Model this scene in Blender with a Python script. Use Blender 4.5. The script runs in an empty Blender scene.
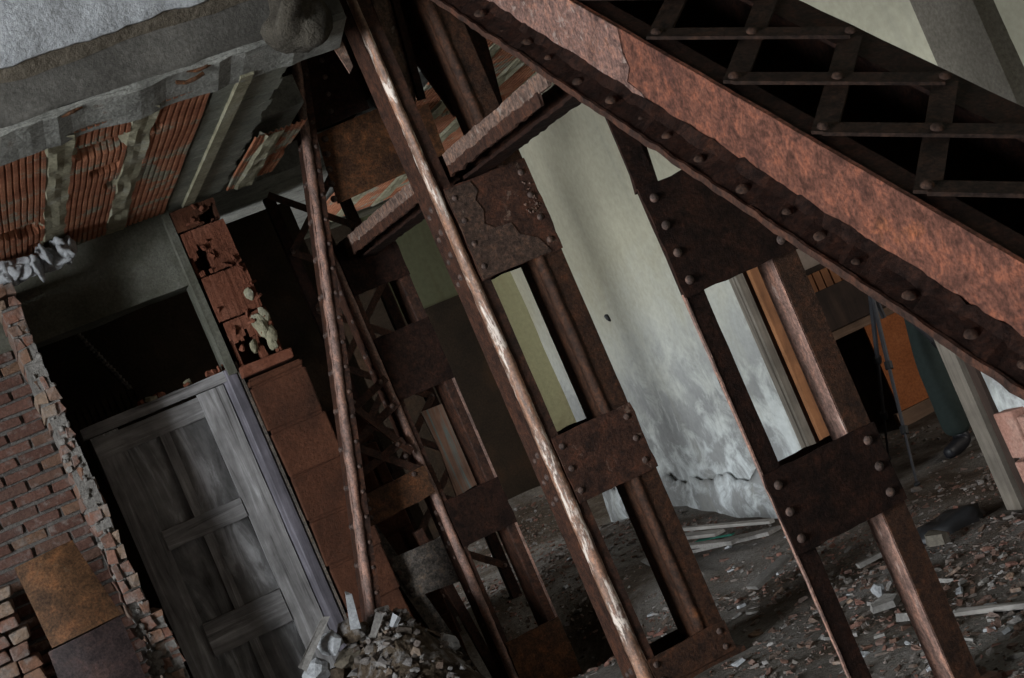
import bpy, bmesh, math, random
from mathutils import Vector, Matrix, noise
random.seed(7)
C = bpy.context.scene.collection
R = math.radians
# ---------------------------------------------------------------- camera model
F = 1518.0; ROLL = R(23.4); YAW = R(19.0); HC = 1.5
FWD = Vector((math.sin(YAW), math.cos(YAW), 0)); RGT = Vector((math.cos(YAW), -math.sin(YAW), 0)); UP = Vector((0, 0, 1))
EYE = Vector((0, 0, HC))
def ray(px, py):
    u = px-512; v = 339-py
    a = u*math.cos(ROLL)+v*math.sin(ROLL); b = -u*math.sin(ROLL)+v*math.cos(ROLL)
    return FWD+RGT*(a/F)+UP*(b/F)
def on(px, py, axis, val):                    # where the sight line meets the plane x/y/z = val
    r = ray(px, py); i = 'xyz'.index(axis)
    return EYE+r*((val-EYE[i])/r[i])
# ---------------------------------------------------------------- objects
ORG = {}
def props(o, label=None, cat=None, group=None, kind=None):
    if label: o['label'] = label
    if cat: o['category'] = cat
    if group: o['group'] = group
    if kind: o['kind'] = kind
    return o
def thing(name, loc, label, cat, group=None):
    o = bpy.data.objects.new(name, None); o.empty_display_size = .1
    C.objects.link(o); o.location = loc; ORG[o.name] = Vector(loc)
    return props(o, label, cat, group)
def link_mesh(name, me, m, parent=None, loc=(0, 0, 0)):
    o = bpy.data.objects.new(name, me); C.objects.link(o)
    if m and not me.materials: me.materials.append(m)
    if parent: o.parent = parent
    o.location = loc
    return o
def build(name, bm, m, parent=None, base=None, smooth=False, bevel=0):
    """one mesh object; geometry was collected in world space"""
    org = ORG[parent.name] if parent else (Vector(base) if base else Vector((0, 0, 0)))
    bmesh.ops.recalc_face_normals(bm, faces=bm.faces)
    for v in bm.verts: v.co -= org
    me = bpy.data.meshes.new(name); bm.to_mesh(me); bm.free()
    if smooth:
        for p in me.polygons: p.use_smooth = True
    o = link_mesh(name, me, m, parent, (0, 0, 0) if parent else org)
    ORG[o.name] = org
    if bevel:
        b = o.modifiers.new('bevel', 'BEVEL'); b.width = bevel; b.segments = 2; b.limit_method = 'ANGLE'
    return o
NB = bmesh.new
def quadbox(bm, pts):
    v = [bm.verts.new(p) for p in pts]
    for f in ((0,1,2,3),(7,6,5,4),(0,4,5,1),(1,5,6,2),(2,6,7,3),(3,7,4,0)): bm.faces.new([v[i] for i in f])
def box(bm, x0, x1, y0, y1, z0, z1, j=0):
    g = lambda: random.uniform(-j, j)
    quadbox(bm, [Vector((x+g(), y+g(), z+g())) for z in (z0, z1) for x, y in ((x0,y0),(x1,y0),(x1,y1),(x0,y1))])
def obox(bm, c, ex, ey, ez, j=0):             # centre and half vectors
    c, ex, ey, ez = map(Vector, (c, ex, ey, ez)); g = lambda: random.uniform(-j, j)
    quadbox(bm, [c+ex*s+ey*t+ez*w+Vector((g(), g(), g())) for w in (-1, 1) for s, t in ((-1,-1),(1,-1),(1,1),(-1,1))])
def bar(bm, p, q, side, w, t, j=0):           # flat bar from p to q, width w along side, thickness t
    p, q = Vector(p), Vector(q); d = (q-p).normalized(); side = Vector(side); s = (side-d*side.dot(d)).normalized(); n = d.cross(s)
    obox(bm, (p+q)/2, (q-p)/2, s*w/2, n*t/2, j)
def prism(bm, prof, org, ex, ey, p0, p1, step=.06, jit=.0015):
    """profile (list of 2-D points) swept from p0 to p1 (offsets from org) in short lengths, slightly uneven"""
    ex, ey, p0, p1, org = map(Vector, (ex, ey, p0, p1, org)); n = max(1, int((p1-p0).length/step)); rings = []
    for i in range(n+1):
        c = org+p0+(p1-p0)*(i/n); rr = []
        for x, y in prof:
            p = c+ex*x+ey*y
            k = noise.noise_vector(p*22)*jit
            rr.append(bm.verts.new(p+k))
        rings.append(rr)
    m = len(prof)
    for i in range(n):
        for k in range(m):
            bm.faces.new((rings[i][k], rings[i][(k+1) % m], rings[i+1][(k+1) % m], rings[i+1][k]))
    bm.faces.new(rings[0]); bm.faces.new(rings[-1][::-1])
def plate(bm, x0, x1, y0, y1, z0, z1, jit=.003, step=.035):  # riveted plate facing -y with an uneven rusted edge
    pts = []
    nx = max(2, int((x1-x0)/step)); nz = max(2, int((z1-z0)/step))
    for i in range(nx): pts.append((x0+(x1-x0)*i/nx, z0))
    for i in range(nz): pts.append((x1, z0+(z1-z0)*i/nz))
    for i in range(nx): pts.append((x1-(x1-x0)*i/nx, z1))
    for i in range(nz): pts.append((x0, z1-(z1-z0)*i/nz))
    pts = [(x+random.uniform(-jit, jit), z+random.uniform(-jit, jit)) for x, z in pts]
    f = [bm.verts.new((x, y0, z)) for x, z in pts]; b = [bm.verts.new((x, y1, z)) for x, z in pts]
    n = len(pts); bm.faces.new(f); bm.faces.new(b[::-1])
    for i in range(n): bm.faces.new((f[i], f[(i+1) % n], b[(i+1) % n], b[i]))
def tube(bm, pts, rad, seg=8):
    pts = [Vector(p) for p in pts]; rings = []
    for i, p in enumerate(pts):
        d = (pts[min(i+1, len(pts)-1)]-pts[max(i-1, 0)]).normalized()
        s = d.cross(Vector((.3, .2, .93))).normalized(); t = d.cross(s); r = rad[i] if isinstance(rad, (list, tuple)) else rad
        rings.append([bm.verts.new(p+(s*math.cos(2*math.pi*k/seg)+t*math.sin(2*math.pi*k/seg))*r) for k in range(seg)])
    for i in range(len(rings)-1):
        for k in range(seg): bm.faces.new((rings[i][k], rings[i][(k+1) % seg], rings[i+1][(k+1) % seg], rings[i+1][k]))
    bm.faces.new(rings[0][::-1]); bm.faces.new(rings[-1])
def rock(bm, c, r, sq=(1, 1, 1), sub=1, rough=.35, rot=True):
    m = Matrix.Rotation(random.uniform(0, 6.3), 3, 'Z') @ (Matrix.Rotation(random.uniform(-.5, .5), 3, 'X') if rot else Matrix.Identity(3))
    t = bmesh.new(); bmesh.ops.create_icosphere(t, subdivisions=sub, radius=1)
    off = Vector((random.random()*50, random.random()*50, 0)); mp = {}
    for v in t.verts:
        p = v.co*(1+rough*noise.noise(v.co*1.3+off)+rough*(.4 if sub < 2 else .06)*random.uniform(-1, 1))
        mp[v.index] = bm.verts.new(Vector(c)+m @ Vector((p.x*sq[0], p.y*sq[1], p.z*sq[2]))*r)
    for f in t.faces: bm.faces.new([mp[v.index] for v in f.verts])
    t.free()
def shard(bm, c, l, w, h, tilt=.35):          # broken angular flake
    n = random.randint(4, 6); m = Matrix.Rotation(random.uniform(0, 6.3), 3, 'Z') @ Matrix.Rotation(random.uniform(-tilt, tilt), 3, 'X') @ Matrix.Rotation(random.uniform(-tilt, tilt), 3, 'Y')
    a0 = random.uniform(0, 6.3); pr = []
    for i in range(n):
        a = a0+2*math.pi*(i+random.uniform(-.3, .3))/n; k = random.uniform(.7, 1.1); pr.append((math.cos(a)*l*k, math.sin(a)*w*k))
    lo = [bm.verts.new(Vector(c)+m @ Vector((x, y, 0))) for x, y in pr]
    hi = [bm.verts.new(Vector(c)+m @ Vector((x*random.uniform(.8, 1), y*random.uniform(.8, 1), h*random.uniform(.7, 1.2)))) for x, y in pr]
    bm.faces.new(lo[::-1]); bm.faces.new(hi)
    for i in range(n): bm.faces.new((lo[i], lo[(i+1) % n], hi[(i+1) % n], hi[i]))
# ---------------------------------------------------------------- materials
def new_mat(name, rough=.8, spec=.3):
    m = bpy.data.materials.new(name); m.use_nodes = True; nt = m.node_tree; b = nt.nodes['Principled BSDF']
    b.inputs['Roughness'].default_value = rough; b.inputs['Specular IOR Level'].default_value = spec
    return m, nt, b
def pos_node(nt, scale=(1, 1, 1)):
    g = nt.nodes.new('ShaderNodeNewGeometry'); mp = nt.nodes.new('ShaderNodeMapping'); mp.inputs['Scale'].default_value = scale
    nt.links.new(g.outputs['Position'], mp.inputs['Vector']); return mp.outputs['Vector']
def nz(nt, vec, scale, detail=6, rough=.6, dist=0):
    n = nt.nodes.new('ShaderNodeTexNoise'); n.inputs['Scale'].default_value = scale; n.inputs['Detail'].default_value = detail
    n.inputs['Roughness'].default_value = rough; n.inputs['Distortion'].default_value = dist
    nt.links.new(vec, n.inputs['Vector']); return n.outputs['Fac']
def ramp(nt, fac, stops):
    r = nt.nodes.new('ShaderNodeValToRGB'); e = r.color_ramp.elements
    while len(e) < len(stops): e.new(.5)
    for el, (p, c) in zip(e, stops): el.position = p; el.color = (*c, 1) if len(c) == 3 else c
    nt.links.new(fac, r.inputs['Fac']); return r.outputs['Color']
def mix(nt, fac, a, b, mode='MIX'):
    m = nt.nodes.new('ShaderNodeMix'); m.data_type = 'RGBA'; m.blend_type = mode
    for sock, val in ((m.inputs[0], fac), (m.inputs[6], a), (m.inputs[7], b)):
        if hasattr(val, 'links') or isinstance(val, bpy.types.NodeSocket): nt.links.new(val, sock)
        else: sock.default_value = val if isinstance(val, float) else (*val, 1)
    return m.outputs[2]
def bw(x): return (x, x, x)
def bump(nt, b, h, strength=.5, dist=.01):
    n = nt.nodes.new('ShaderNodeBump'); n.inputs['Strength'].default_value = strength; n.inputs['Distance'].default_value = dist
    nt.links.new(h, n.inputs['Height']); nt.links.new(n.outputs['Normal'], b.inputs['Normal'])
def island(nt): return nt.nodes.new('ShaderNodeNewGeometry').outputs['Random Per Island']

def rust(name, dark, mid, hot, pale, pale_at=.62, scale=7, rough=.68, spec=.22, bstr=.6, zs=1.0):
    m, nt, b = new_mat(name, rough, spec); v = pos_node(nt); vl = pos_node(nt, (1, 1, zs))
    c = ramp(nt, nz(nt, vl, scale, 8, .65), [(.3, dark), (.5, mid), (.62, mid), (.75, hot)])
    fine = ramp(nt, nz(nt, v, 90, 4, .7), [(.35, bw(.5)), (.65, bw(1.3))])
    c = mix(nt, 1.0, c, fine, 'MULTIPLY')
    med = ramp(nt, nz(nt, vl, scale*3.6, 6, .7, .5), [(.34, bw(.45)), (.5, bw(1.0)), (.66, (1.75, 1.5, 1.3))])
    c = mix(nt, 1.0, c, med, 'MULTIPLY')
    pf = ramp(nt, nz(nt, vl, scale*2.3, 9, .72, .4), [(pale_at, bw(0)), (pale_at+.06, bw(.85))])
    c = mix(nt, pf, c, pale)
    nt.links.new(c, b.inputs['Base Color'])
    bump(nt, b, nz(nt, v, 42, 9, .75), bstr*1.3, .008)
    return m
M = {}
M['rust'] = rust('dark_rust', (.020,.010,.007), (.048,.021,.013), (.11,.040,.018), (.17,.105,.08), .68)
M['rust_black'] = rust('black_rust', (.010,.0050,.0038), (.021,.0095,.0065), (.045,.017,.009), (.075,.043,.032), .78, 7, .75, .12)
M['rust_brown'] = rust('brown_rust', (.022,.0105,.0065), (.050,.022,.012), (.11,.046,.020), (.18,.12,.08), .69)
M['rust_plate'] = rust('flaked_rust', (.024,.011,.007), (.055,.023,.014), (.12,.044,.018), (.18,.12,.09), .60, 6)
M['rust_web'] = rust('red_oxide_rust', (.070,.030,.022), (.125,.050,.033), (.23,.082,.036), (.25,.17,.14), .68, 6, .75, .15, .5)
M['rust_pink'] = rust('pale_flaked_rust', (.07,.042,.032), (.14,.09,.07), (.14,.07,.042), (.25,.20,.17), .58, 9, .75)
M['rust_worn'] = rust('worn_bright_edge', (.10,.045,.025), (.26,.14,.09), (.46,.30,.21), (.80,.68,.59), .53, 11, .42, .7, .6, .22)  # worn metal, made paler to paint in the highlight along the edge
M['rust_rose'] = rust('worn_rose_edge', (.12,.066,.05), (.24,.14,.11), (.34,.20,.155), (.42,.30,.25), .60, 10, .55, .5, .6, .3)
M['rust_rivet'] = rust('rivet_rust', (.045,.03,.025), (.09,.06,.05), (.12,.07,.055), (.20,.155,.135), .64, 12, .6)
M['steel_grey'] = rust('grey_scaled_steel', (.075,.063,.053), (.13,.11,.095), (.15,.105,.075), (.22,.19,.165), .60, 10, .75)
M['rust_ochre'] = rust('ochre_rust', (.035,.016,.009), (.085,.036,.015), (.15,.062,.022), (.15,.095,.05), .68, 6)

def plaster(name, base, beige, stain, zlo=0.2, zhi=1.35, sc=1.0):
    m, nt, b = new_mat(name, .9, .2); v = pos_node(nt)
    g = nt.nodes.new('ShaderNodeNewGeometry'); s = nt.nodes.new('ShaderNodeSeparateXYZ'); nt.links.new(g.outputs['Position'], s.inputs[0])
    # damp reaches up from the floor with a cloudy edge
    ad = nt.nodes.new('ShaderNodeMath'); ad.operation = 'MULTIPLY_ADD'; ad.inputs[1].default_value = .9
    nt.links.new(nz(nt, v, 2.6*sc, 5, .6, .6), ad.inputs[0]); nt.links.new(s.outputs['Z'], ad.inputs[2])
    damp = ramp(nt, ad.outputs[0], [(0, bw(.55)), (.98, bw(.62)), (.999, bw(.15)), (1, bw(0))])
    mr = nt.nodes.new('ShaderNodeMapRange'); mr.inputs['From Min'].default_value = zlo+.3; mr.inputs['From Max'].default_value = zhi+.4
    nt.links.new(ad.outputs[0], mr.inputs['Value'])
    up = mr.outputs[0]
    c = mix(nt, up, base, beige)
    st = ramp(nt, nz(nt, v, 4.5*sc, 8, .66, .5), [(.38, bw(.05)), (.52, bw(.95))])
    low = nt.nodes.new('ShaderNodeMapRange'); low.inputs['From Min'].default_value = zhi-.05; low.inputs['From Max'].default_value = zhi-.55
    nt.links.new(ad.outputs[0], low.inputs['Value'])
    f = nt.nodes.new('ShaderNodeMath'); f.operation = 'MULTIPLY'; nt.links.new(low.outputs[0], f.inputs[0]); nt.links.new(st, f.inputs[1])
    c = mix(nt, f.outputs[0], c, stain)
    streak = pos_node(nt, (3, 3, .35))
    sf = ramp(nt, nz(nt, streak, 2.2, 5, .6, .4), [(.52, bw(0)), (.74, bw(.45))])
    c = mix(nt, sf, c, (stain[0]*1.2, stain[1]*1.15, stain[2]*.95))
    fl = ramp(nt, nz(nt, v, 30, 5, .6), [(.3, bw(.86)), (.7, bw(1.06))])
    c = mix(nt, 1.0, c, fl, 'MULTIPLY'); nt.links.new(c, b.inputs['Base Color'])
    bump(nt, b, nz(nt, v, 24, 8, .6), .35, .01)
    return m
M['plaster'] = plaster('stained_white_plaster', (.60,.632,.64), (.37,.345,.26), (.24,.24,.235), .2, 1.75)  # upper beige tone darkened to paint in shade near the slab
M['olive'] = plaster('olive_plaster', (.29,.29,.18), (.30,.30,.19), (.16,.13,.09))
M['olive_shaded'] = plaster('shaded_olive_plaster', (.10,.105,.06), (.12,.125,.075), (.06,.05,.03))  # olive plaster darkened in colour for its unlit stretch
M['pinkwall'] = plaster('pinkish_plaster', (.42,.35,.31), (.46,.38,.33), (.25,.2,.17))

def rough_mat(name, stops, scale=5, bscale=35, bstr=.6, bd=.02, fine=True, rough=.92):
    m, nt, b = new_mat(name, rough, .2); v = pos_node(nt)
    c = ramp(nt, nz(nt, v, scale, 8, .65, .3), stops)
    if fine: c = mix(nt, 1.0, c, ramp(nt, nz(nt, v, 70, 5, .7), [(.3, bw(.65)), (.7, bw(1.2))]), 'MULTIPLY')
    nt.links.new(c, b.inputs['Base Color']); bump(nt, b, nz(nt, v, bscale, 8, .7), bstr, bd)
    return m
M['concrete'] = rough_mat('dark_concrete', [(.3, (.055,.050,.043)), (.5, (.090,.083,.073)), (.7, (.15,.138,.12))], 4, 16, .45)
M['soffit'] = rough_mat('soffit_concrete', [(.28, (.08,.076,.068)), (.45, (.19,.185,.165)), (.62, (.26,.255,.23)), (.78, (.16,.075,.03))], 7)
M['beamplaster'] = rough_mat('grey_green_render', [(.3, (.16,.165,.14)), (.55, (.25,.255,.215)), (.72, (.33,.33,.27))], 5, 20, .4)
M['lintel'] = rough_mat('sooty_lintel_concrete', [(.3, (.07,.068,.05)), (.5, (.115,.112,.088)), (.72, (.17,.165,.14))], 4, 20, .5)
M['whitewash'] = rough_mat('old_whitewash', [(.28, (.25,.25,.255)), (.5, (.35,.355,.365)), (.75, (.43,.435,.45))], 6, 11, .6, .03)
M['scratch'] = rough_mat('brown_undercoat', [(.3, (.07,.055,.04)), (.6, (.12,.10,.075))], 8, 16, .7, .03)
M['tan_cement'] = rough_mat('tan_cement', [(.3, (.19,.17,.11)), (.55, (.30,.275,.19)), (.75, (.38,.37,.32))], 7, 25, .7)
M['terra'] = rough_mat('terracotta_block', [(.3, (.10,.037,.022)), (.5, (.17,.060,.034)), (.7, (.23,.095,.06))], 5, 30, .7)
M['mortar_pale'] = rough_mat('pale_mortar', [(.3, (.15,.135,.12)), (.6, (.26,.24,.22))], 9, 40, .9, .02)
M['pier_brown'] = rough_mat('brown_grey_render', [(.3, (.10,.088,.07)), (.55, (.135,.118,.095)), (.75, (.17,.15,.125))], 4, 20, .4)
M['lump_brown'] = rough_mat('brown_concrete_lump', [(.3, (.045,.037,.028)), (.55, (.085,.072,.055)), (.75, (.14,.125,.10))], 9, 18, 1.0, .05)
M['terra_pink'] = rough_mat('pink_hollow_brick', [(.3, (.30,.15,.11)), (.5, (.40,.21,.16)), (.7, (.46,.30,.24))], 6, 30, .6)
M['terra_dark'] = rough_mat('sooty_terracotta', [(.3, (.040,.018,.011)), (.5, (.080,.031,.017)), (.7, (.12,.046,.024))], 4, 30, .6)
M['dark_brown'] = rough_mat('dark_brown_wall', [(.3, (.022,.016,.011)), (.55, (.042,.028,.018)), (.75, (.075,.040,.022))], 3, 20, .6)  # plain dark brown tone for back walls, partition and upper ceiling
M['timber_grey'] = rough_mat('grey_timber', [(.3, (.13,.12,.11)), (.55, (.22,.205,.19)), (.75, (.30,.28,.26))], 6, 20, .4)
M['mortar'] = rough_mat('grey_mortar', [(.3, (.10,.088,.08)), (.6, (.17,.155,.142))], 9, 40, .9, .02)

def ceiling_tile():
    m, nt, b = new_mat('fluted_clay_ceiling', .92, .2); v = pos_node(nt)
    cl = ramp(nt, nz(nt, v, 6, 6, .6), [(.3, (.20,.07,.036)), (.5, (.36,.14,.075)), (.7, (.46,.21,.12))])
    pl = ramp(nt, nz(nt, v, 9, 5, .6), [(.3, (.20,.185,.13)), (.7, (.34,.325,.26))])
    f = ramp(nt, nz(nt, v, 3.2, 7, .68, .6), [(.54, bw(0)), (.60, bw(1))])
    c = mix(nt, f, cl, pl)
    fl = ramp(nt, nz(nt, v, 60, 5, .7), [(.3, bw(.65)), (.7, bw(1.2))]); c = mix(nt, 1.0, c, fl, 'MULTIPLY')
    nt.links.new(c, b.inputs['Base Color']); bump(nt, b, nz(nt, v, 40, 8, .7), .7, .012)
    return m
M['flute'] = ceiling_tile()
def brick_mat(name, cols, dust=.5):
    m, nt, b = new_mat(name, .9, .2); v = pos_node(nt)
    c = ramp(nt, island(nt), [(i/(len(cols)-1)*.98, k) for i, k in enumerate(cols)])
    d = ramp(nt, nz(nt, v, 14, 8, .7), [(dust, bw(0)), (dust+.16, bw(.75))]); c = mix(nt, d, c, (.25,.22,.20))
    fl = ramp(nt, nz(nt, v, 60, 5, .7), [(.3, bw(.6)), (.7, bw(1.2))]); c = mix(nt, 1.0, c, fl, 'MULTIPLY')
    nt.links.new(c, b.inputs['Base Color']); bump(nt, b, nz(nt, v, 45, 8, .7), .8, .012)
    return m
M['brick'] = brick_mat('old_red_brick', [(.10,.050,.038), (.13,.068,.052), (.15,.077,.058), (.115,.066,.054), (.18,.105,.068)], .52)
M['brick_pale'] = brick_mat('broken_brick_edge', [(.19,.085,.055), (.24,.12,.085), (.17,.10,.075), (.27,.19,.135), (.21,.098,.06)], .46)  # paler brick tone for broken ends and fragments
M['mound'] = rough_mat('crumbled_mound', [(.30, (.022,.015,.011)), (.43, (.06,.042,.028)), (.52, (.11,.08,.054)), (.58, (.20,.18,.165)), (.70, (.30,.285,.28))], 6, 30, 1.0, .03)
M['heap'] = brick_mat('pale_dusty_rubble', [(.07,.053,.04), (.15,.13,.12), (.10,.068,.05), (.22,.20,.19), (.13,.10,.075), (.28,.265,.255), (.08,.06,.045), (.19,.14,.105)], .56)
M['rubble'] = brick_mat('mixed_rubble', [(.07,.049,.037), (.18,.155,.14), (.10,.063,.043), (.20,.10,.078), (.13,.108,.09), (.28,.26,.248), (.085,.055,.038), (.22,.133,.107), (.19,.17,.153)], .6)
def wood(name, stops, axis='z', sc=9, rough=.75):
    m, nt, b = new_mat(name, rough, .3)
    s = {'z': (sc, sc, .7), 'x': (.7, sc, sc), 'y': (sc, .7, sc)}[axis]
    v = pos_node(nt, s); g = nz(nt, v, 2.2, 8, .65, .8)
    c = ramp(nt, g, stops); v2 = pos_node(nt)
    c = mix(nt, 1.0, c, ramp(nt, nz(nt, v2, 5, 5, .6), [(.3, bw(.6)), (.7, bw(1.2))]), 'MULTIPLY')
    nt.links.new(c, b.inputs['Base Color']); bump(nt, b, g, .5, .008)
    return m
DW = [(.30, (.06,.054,.052)), (.42, (.19,.18,.178)), (.56, (.29,.278,.275)), (.70, (.48,.465,.47))]
M['door'] = wood('weathered_door_wood', DW, 'z', 10); M['door_rail'] = wood('weathered_rail_wood', DW, 'x', 10)
M['door_panel'] = wood('weathered_panel_wood', [(.28, (.05,.046,.045)), (.40, (.15,.144,.143)), (.52, (.25,.242,.24)), (.61, (.50,.49,.50)), (.75, (.62,.61,.62))], 'z', 3.5)
M['casing'] = wood('casing_wood', [(.28, (.05,.045,.052)), (.5, (.105,.095,.11)), (.72, (.19,.175,.20))], 'z', 12)
M['jamb'] = wood('jamb_wood', [(.3, (.10,.083,.064)), (.55, (.17,.145,.118)), (.75, (.22,.195,.165))], 'z', 9)
M['orange_wood'] = wood('orange_wood', [(.3, (.16,.065,.028)), (.6, (.30,.13,.055)), (.8, (.40,.19,.09))], 'z', 6)
M['board'] = rough_mat('orange_board', [(.3, (.26,.085,.03)), (.55, (.36,.125,.048)), (.75, (.42,.17,.075))], 3, 30, .2)
M['brown_wood'] = wood('dark_brown_wood', [(.3, (.025,.016,.012)), (.6, (.05,.03,.022)), (.8, (.08,.05,.035))], 'z', 7)
M['plank_x'] = wood('pale_plank', [(.3, (.16,.145,.13)), (.55, (.26,.24,.22)), (.78, (.38,.36,.33))], 'y', 9)
M['splint'] = wood('splintered_board', [(.3, (.10,.05,.03)), (.5, (.20,.11,.075)), (.62, (.13,.16,.15)), (.8, (.30,.27,.24))], 'z', 12)
M['sheet'] = rust('rusty_sheet', (.13,.066,.034), (.23,.115,.055), (.30,.145,.058), (.25,.165,.10), .64, 3, .65, .4, .2)
M['sheet2'] = rust('purple_brown_sheet', (.05,.034,.033), (.085,.057,.055), (.11,.068,.06), (.16,.13,.12), .68, 3, .6, .4, .2)
M['green'] = rough_mat('green_plastic', [(.3, (.02,.12,.09)), (.7, (.05,.22,.16))], 5)
def flat(name, col, rough=.6, metal=0):
    m, nt, b = new_mat(name, rough, .4); v = pos_node(nt)
    c = mix(nt, 1.0, col, ramp(nt, nz(nt, v, 40, 4, .6), [(.3, bw(.8)), (.7, bw(1.12))]), 'MULTIPLY'); nt.links.new(c, b.inputs['Base Color'])
    b.inputs['Metallic'].default_value = metal; return m
M['trousers'] = flat('green_cotton', (.017,.026,.023), .9); M['jacket'] = flat('dark_jacket', (.03,.034,.036), .9)
M['skin'] = flat('skin', (.46,.28,.2), .6); M['hair'] = flat('hair', (.03,.02,.015), .7); M['boot'] = flat('black_leather', (.012,.012,.015), .5)
M['tripod'] = flat('tripod_metal', (.045,.045,.05), .45, .3); M['black'] = flat('black_plastic', (.012,.012,.013), .5); M['lens'] = flat('lens_glass', (.01,.012,.02), .1)
M['white_paint'] = flat('white_eye', (.7,.7,.68), .4)
def ground_mat():
    m, nt, b = new_mat('dusty_ground', .95, .15); v = pos_node(nt)
    c = ramp(nt, nz(nt, v, 1.1, 8, .65, .4), [(.30, (.035,.024,.016)), (.42, (.075,.056,.041)), (.53, (.16,.143,.127)), (.68, (.25,.237,.223))])
    fl = ramp(nt, nz(nt, v, 55, 6, .7), [(.3, bw(.55)), (.7, bw(1.3))]); c = mix(nt, 1.0, c, fl, 'MULTIPLY')
    nt.links.new(c, b.inputs['Base Color']); bump(nt, b, nz(nt, v, 40, 8, .75), .9, .02)
    return m
M['ground'] = ground_mat()

# ---------------------------------------------------------------- the setting
def structure(o, label=None): o['kind'] = 'structure'; (label and props(o, label)); return o
def ground_h(x, y):
    h = .035*noise.noise(Vector((x*.9, y*.9, 3)))+.02*noise.noise(Vector((x*3, y*3, 1)))
    h += .16*math.exp(-((y-8.9)/.8)**2)*math.exp(-((x-2.9)/1.1)**2)
    h += .42*math.exp(-(((x-1.34)/(.42 if x < 1.34 else .26))**2+((y-7.3)/.5)**2))          # heap under the raking leg
    h -= .32*math.exp(-(((x-2.1)/.42)**4+((y-7.55)/.75)**4))            # sunken floor round the far column
    h += .55*math.exp(-(((y-11.9)/1.1)**2))*math.exp(-((x-3.2)/2)**2)
    return h
bm = NB(); nx, ny = 190, 190; X0, X1, Y0, Y1 = -7.6, 8.2, -4.2, 12.9; gv = []
for i in range(nx+1):
    for k in range(ny+1):
        x = X0+(X1-X0)*i/nx; y = Y0+(Y1-Y0)*k/ny; gv.append(bm.verts.new((x, y, ground_h(x, y))))
for i in range(nx):
    for k in range(ny):
        a = i*(ny+1)+k; bm.faces.new((gv[a], gv[a+ny+1], gv[a+ny+2], gv[a+1]))
structure(build('floor', bm, M['ground'], smooth=True))

# plastered wall on the right, in the plane x = WX, with a doorway between y = DY0 and DY1
WX = 3.7; DY0, DY1 = 5.47, 7.06; WEND = 10.15; DH = 2.12
def wall_grid(bm, y0, y1, z0, z1, x, amp=.012, bulge=True):
    n1 = max(2, int((y1-y0)/.06)); n2 = max(2, int((z1-z0)/.06)); vs = []
    for i in range(n1+1):
        for k in range(n2+1):
            y = y0+(y1-y0)*i/n1; z = z0+(z1-z0)*k/n2
            d = amp*noise.noise(Vector((y*1.7, z*1.7, 5)))+amp*.4*noise.noise(Vector((y*7, z*7, 2)))
            vs.append(bm.verts.new((x-d, y, z)))
    for i in range(n1):
        for k in range(n2):
            a = i*(n2+1)+k; bm.faces.new((vs[a], vs[a+n2+1], vs[a+n2+2], vs[a+1]))
bm = NB()
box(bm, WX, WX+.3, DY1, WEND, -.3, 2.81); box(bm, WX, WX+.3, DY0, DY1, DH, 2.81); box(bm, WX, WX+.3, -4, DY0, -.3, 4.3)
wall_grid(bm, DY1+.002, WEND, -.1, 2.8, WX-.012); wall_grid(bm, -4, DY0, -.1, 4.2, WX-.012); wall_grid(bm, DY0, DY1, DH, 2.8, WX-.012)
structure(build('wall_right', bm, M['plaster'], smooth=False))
p = on(608, 318, 'x', WX-.02); bm = NB(); rock(bm, p, .028, (.35, .6, 1.1), 2, .3); build('hole', bm, M['black'], bpy.data.objects['wall_right'])
# bulging loose plaster along the foot of that wall
bm = NB(); n = 150; top = []; rows = []
for i in range(n+1):
    y = 7.12+(WEND-7.12)*i/n
    zt = .27+.10*noise.noise(Vector((y*3.1, 0, 7)))+.06*noise.noise(Vector((y*8, 0, 2)))
    col = []
    for k in range(7):
        t = k/6; z = -.05+(zt+.05)*t; d = .022+.016*math.sin(t*3)+.03*noise.noise(Vector((y*4, z*5, 4)))+.012*noise.noise(Vector((y*14, z*14, 1)))
        col.append(bm.verts.new((WX-.03-d*(.55 if k == 6 else 1), y, z)))
    col.append(bm.verts.new((WX-.015, y, zt-.03))); rows.append(col)
for i in range(n):
    for k in range(7): bm.faces.new((rows[i][k], rows[i+1][k], rows[i+1][k+1], rows[i][k+1]))
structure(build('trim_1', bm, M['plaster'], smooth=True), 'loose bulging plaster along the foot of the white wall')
# shallow grey pier that stands out of the right wall
bm = NB(); box(bm, WX-.10, WX, 4.42, 4.74, -.1, 4.2, .004)
structure(build('trim_2', bm, M['pier_brown']), 'grey rendered pier against the white wall')

# far walls, next room
bm = NB(); box(bm, -4.2, 8.2, 12.6, 12.8, -.3, 3.2); structure(build('wall_back', bm, M['olive'])); bm = NB(); box(bm, 8.2, 8.4, 3.2, 12.8, -.3, 3.2); structure(build('wall_east', bm, M['pinkwall']))
bm = NB(); box(bm, .9, 3.74, 11.2, 11.35, -.3, 1.98, .0); box(bm, .9, 3.12, 11.2, 11.35, 1.98, 2.81); structure(build('wall_dark_screen', bm, M['dark_brown']))  # partition added in dark brown to keep the passage behind the columns dark
bm = NB(); box(bm, 3.12, 3.74, 11.21, 11.35, 1.98, 2.81); structure(build('wall_dim_screen', bm, M['olive_shaded']))  # upper part in darkened olive, standing in for the dim wall beyond
bm = NB(); box(bm, WX+.3, 8.2, 9.3, 9.45, -.3, 2.81); structure(build('wall_next_room', bm, M['pinkwall']))
bm = NB(); box(bm, 7.6, 7.8, -4, 9.3, -.3, 2.81); structure(build('wall_far_right', bm, M['pinkwall']))
bm = NB(); box(bm, WX+.3, 8.2, 3.2, 3.4, -.3, 2.81); structure(build('wall_next_room_front', bm, M['pinkwall']))
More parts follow.
